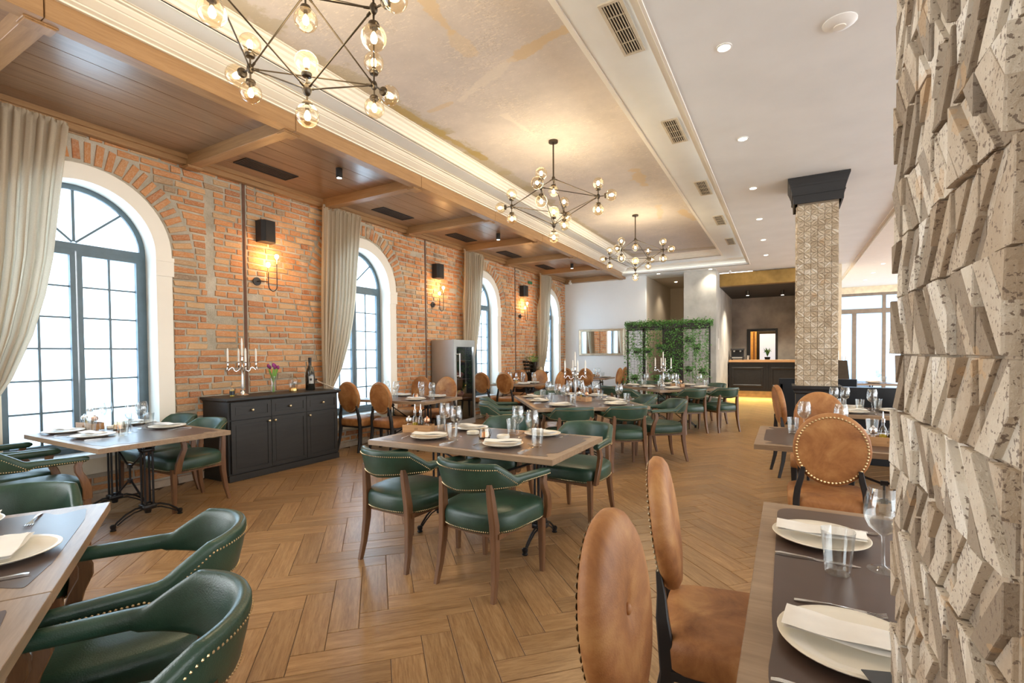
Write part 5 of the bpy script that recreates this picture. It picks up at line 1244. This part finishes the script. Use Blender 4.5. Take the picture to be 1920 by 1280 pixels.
area('plinth_glow', (-.4, 16.72, .14), 3.2, .04, 10, (-PI*.35, 0, 0), (1, .62, .12))
t = empty('coffee_machine', (-1.36, 17.15, 1.147)); q = MB(); q.box(-.20, .20, -.16, .16, .03, .10, b=.01); q.box(-.18, .18, -.02, .16, .10, .34, b=.012); q.box(-.20, .20, -.14, .16, .30, .36, b=.012); q.obj('body', M_['black'], t, False)
for x in (-.09, .09): q = MB(); q.lathe([(.03, 0), (.03, -.04), (.012, -.05)], 12, M=T(x, -.09, .30)); q.tube([(x, -.10, .27), (x, -.20, .255)], .01, 6); q.obj('group_head', M_['steel'], t)
q = MB(); q.box(-.15, .15, -.18, -.17, .05, .09); q.obj('drip_tray', M_['steel'], t, False)
for dx, dy in ((-.16, -.12), (.16, -.12), (-.16, .12), (.16, .12)): MB().lathe([(.015, 0), (.015, .03)], 8, M=T(dx, dy, 0)).obj('foot', M_['black'], t)
tag(t, 'black coffee machine on the bar counter by the grey pier', 'coffee machine')
t = MB(); t.lathe([(.001, 0), (.04, 0), (.05, .14), (.047, .14), (.038, .008), (.001, .008)], 18); o = t.obj('metal_cup', M_['steel'], None, loc=(-1.06, 17.1, 1.147)); tag(o, 'silver metal cup on the bar counter', 'cup')
t = empty('hatch_plant', (-.55, 18.5, 1.10)); MB().lathe([(.001, 0), (.07, 0), (.09, .12), (.001, .12)], 14).obj('pot', M_['black'], t); q = MB()
for k in range(26): a = k*2.4; r = .1+.12*(k % 4)/3; q.add([(0, 0, .12), (r*.5*math.cos(a+.2), r*.5*math.sin(a+.2), .35), (r*math.cos(a), r*math.sin(a), .45-.05*(k % 5)), (r*.5*math.cos(a-.2), r*.5*math.sin(a-.2), .33)], [(0, 1, 2, 3)])
o = q.obj('fronds', M_['leaf'], t, False); o['kind'] = 'stuff'; tag(t, 'small palm plant in the serving hatch behind the bar', 'potted plant')
for x, y, l in ((-1.0, 16.0, 'dark cylinder spotlight under the bar ceiling'), (-.1, 16.4, 'cool white downlight under the bar ceiling')):
    t = empty('bar_spotlight', (x, y, 3.205)); MB().lathe([(.05, 0), (.05, -.14), (.04, -.14)], 16).obj('body', M_['bronze'], t); MB().lathe([(.038, -.142), (.002, -.143)], 12).obj('lens', M_['spotglow'], t); tag(t, l, 'spotlight'); spot('bar_spot', (x, y, 3.0), 130, (1, .88, .7), 2.2)
# booth, menu stand
t = empty('booth_bench', (.50, 10.75, 0)); q = MB(); q.box(-.62, .62, -.06, .06, .0, .885, b=.01); q.obj('backrest', M_['navy'], t, False); q = MB(); q.box(-.58, .62, .06, .55, .32, .46, b=.02); q.obj('seat', M_['navy'], t, False)
q = MB(); q.box(-.60, -.55, -.06, .55, 0, .78, b=.006); q.obj('end_panel', M_['navy'], t, False); q = MB(); q.box(-.5, .6, .1, .5, 0, .32); q.obj('base', M_['black'], t, False); tag(t, 'navy black booth bench standing behind the column plinth', 'booth')
t = empty('menu_stand', (1.06, 12.28, TZ+.0013)); q = MB(); q.loft([[(-.10, y, 0), (.10, y, 0), (.06, y+.08, .46), (-.10, y+.08, .46)] for y in (0, .015)]); q.obj('board', M_['bronze'], t, False); q = MB(); q.box(-.09, .09, .015, .10, 0, .012); q.obj('base', M_['bronze'], t, False); tag(t, 'dark menu board standing on the table behind the column', 'menu board')
# open shelf edge of bottles behind the bar
t = empty('bar_shelf', (.55, 18.07, 1.5)); q = MB(); q.box(-.25, .25, -.12, .128, -.02, 0); q.obj('board', M_['blackwood'], t, False); tag(t, 'dark wall shelf behind the bar beside the column', 'shelf')
use('candelabra', (.98, 12.62, ZP), .2, 'silver five-candle candelabra half hidden by the stone column', group='silver candelabra with white candles')
point('fridge_fill', (-5.50, 7.60, 1.55), 3.0, (1, .97, .95), .04)  # added fill lamp, unseen, brightens the dark fridge interior
t = MB(); t.box(-.001, .0, -.10, .10, -.15, .15); o = t.obj('paper_notice', M_['whitepl'], None, False, loc=(-1.597, 14.25, 1.62)); tag(o, 'small white paper notice on the side of the grey pier', 'notice')
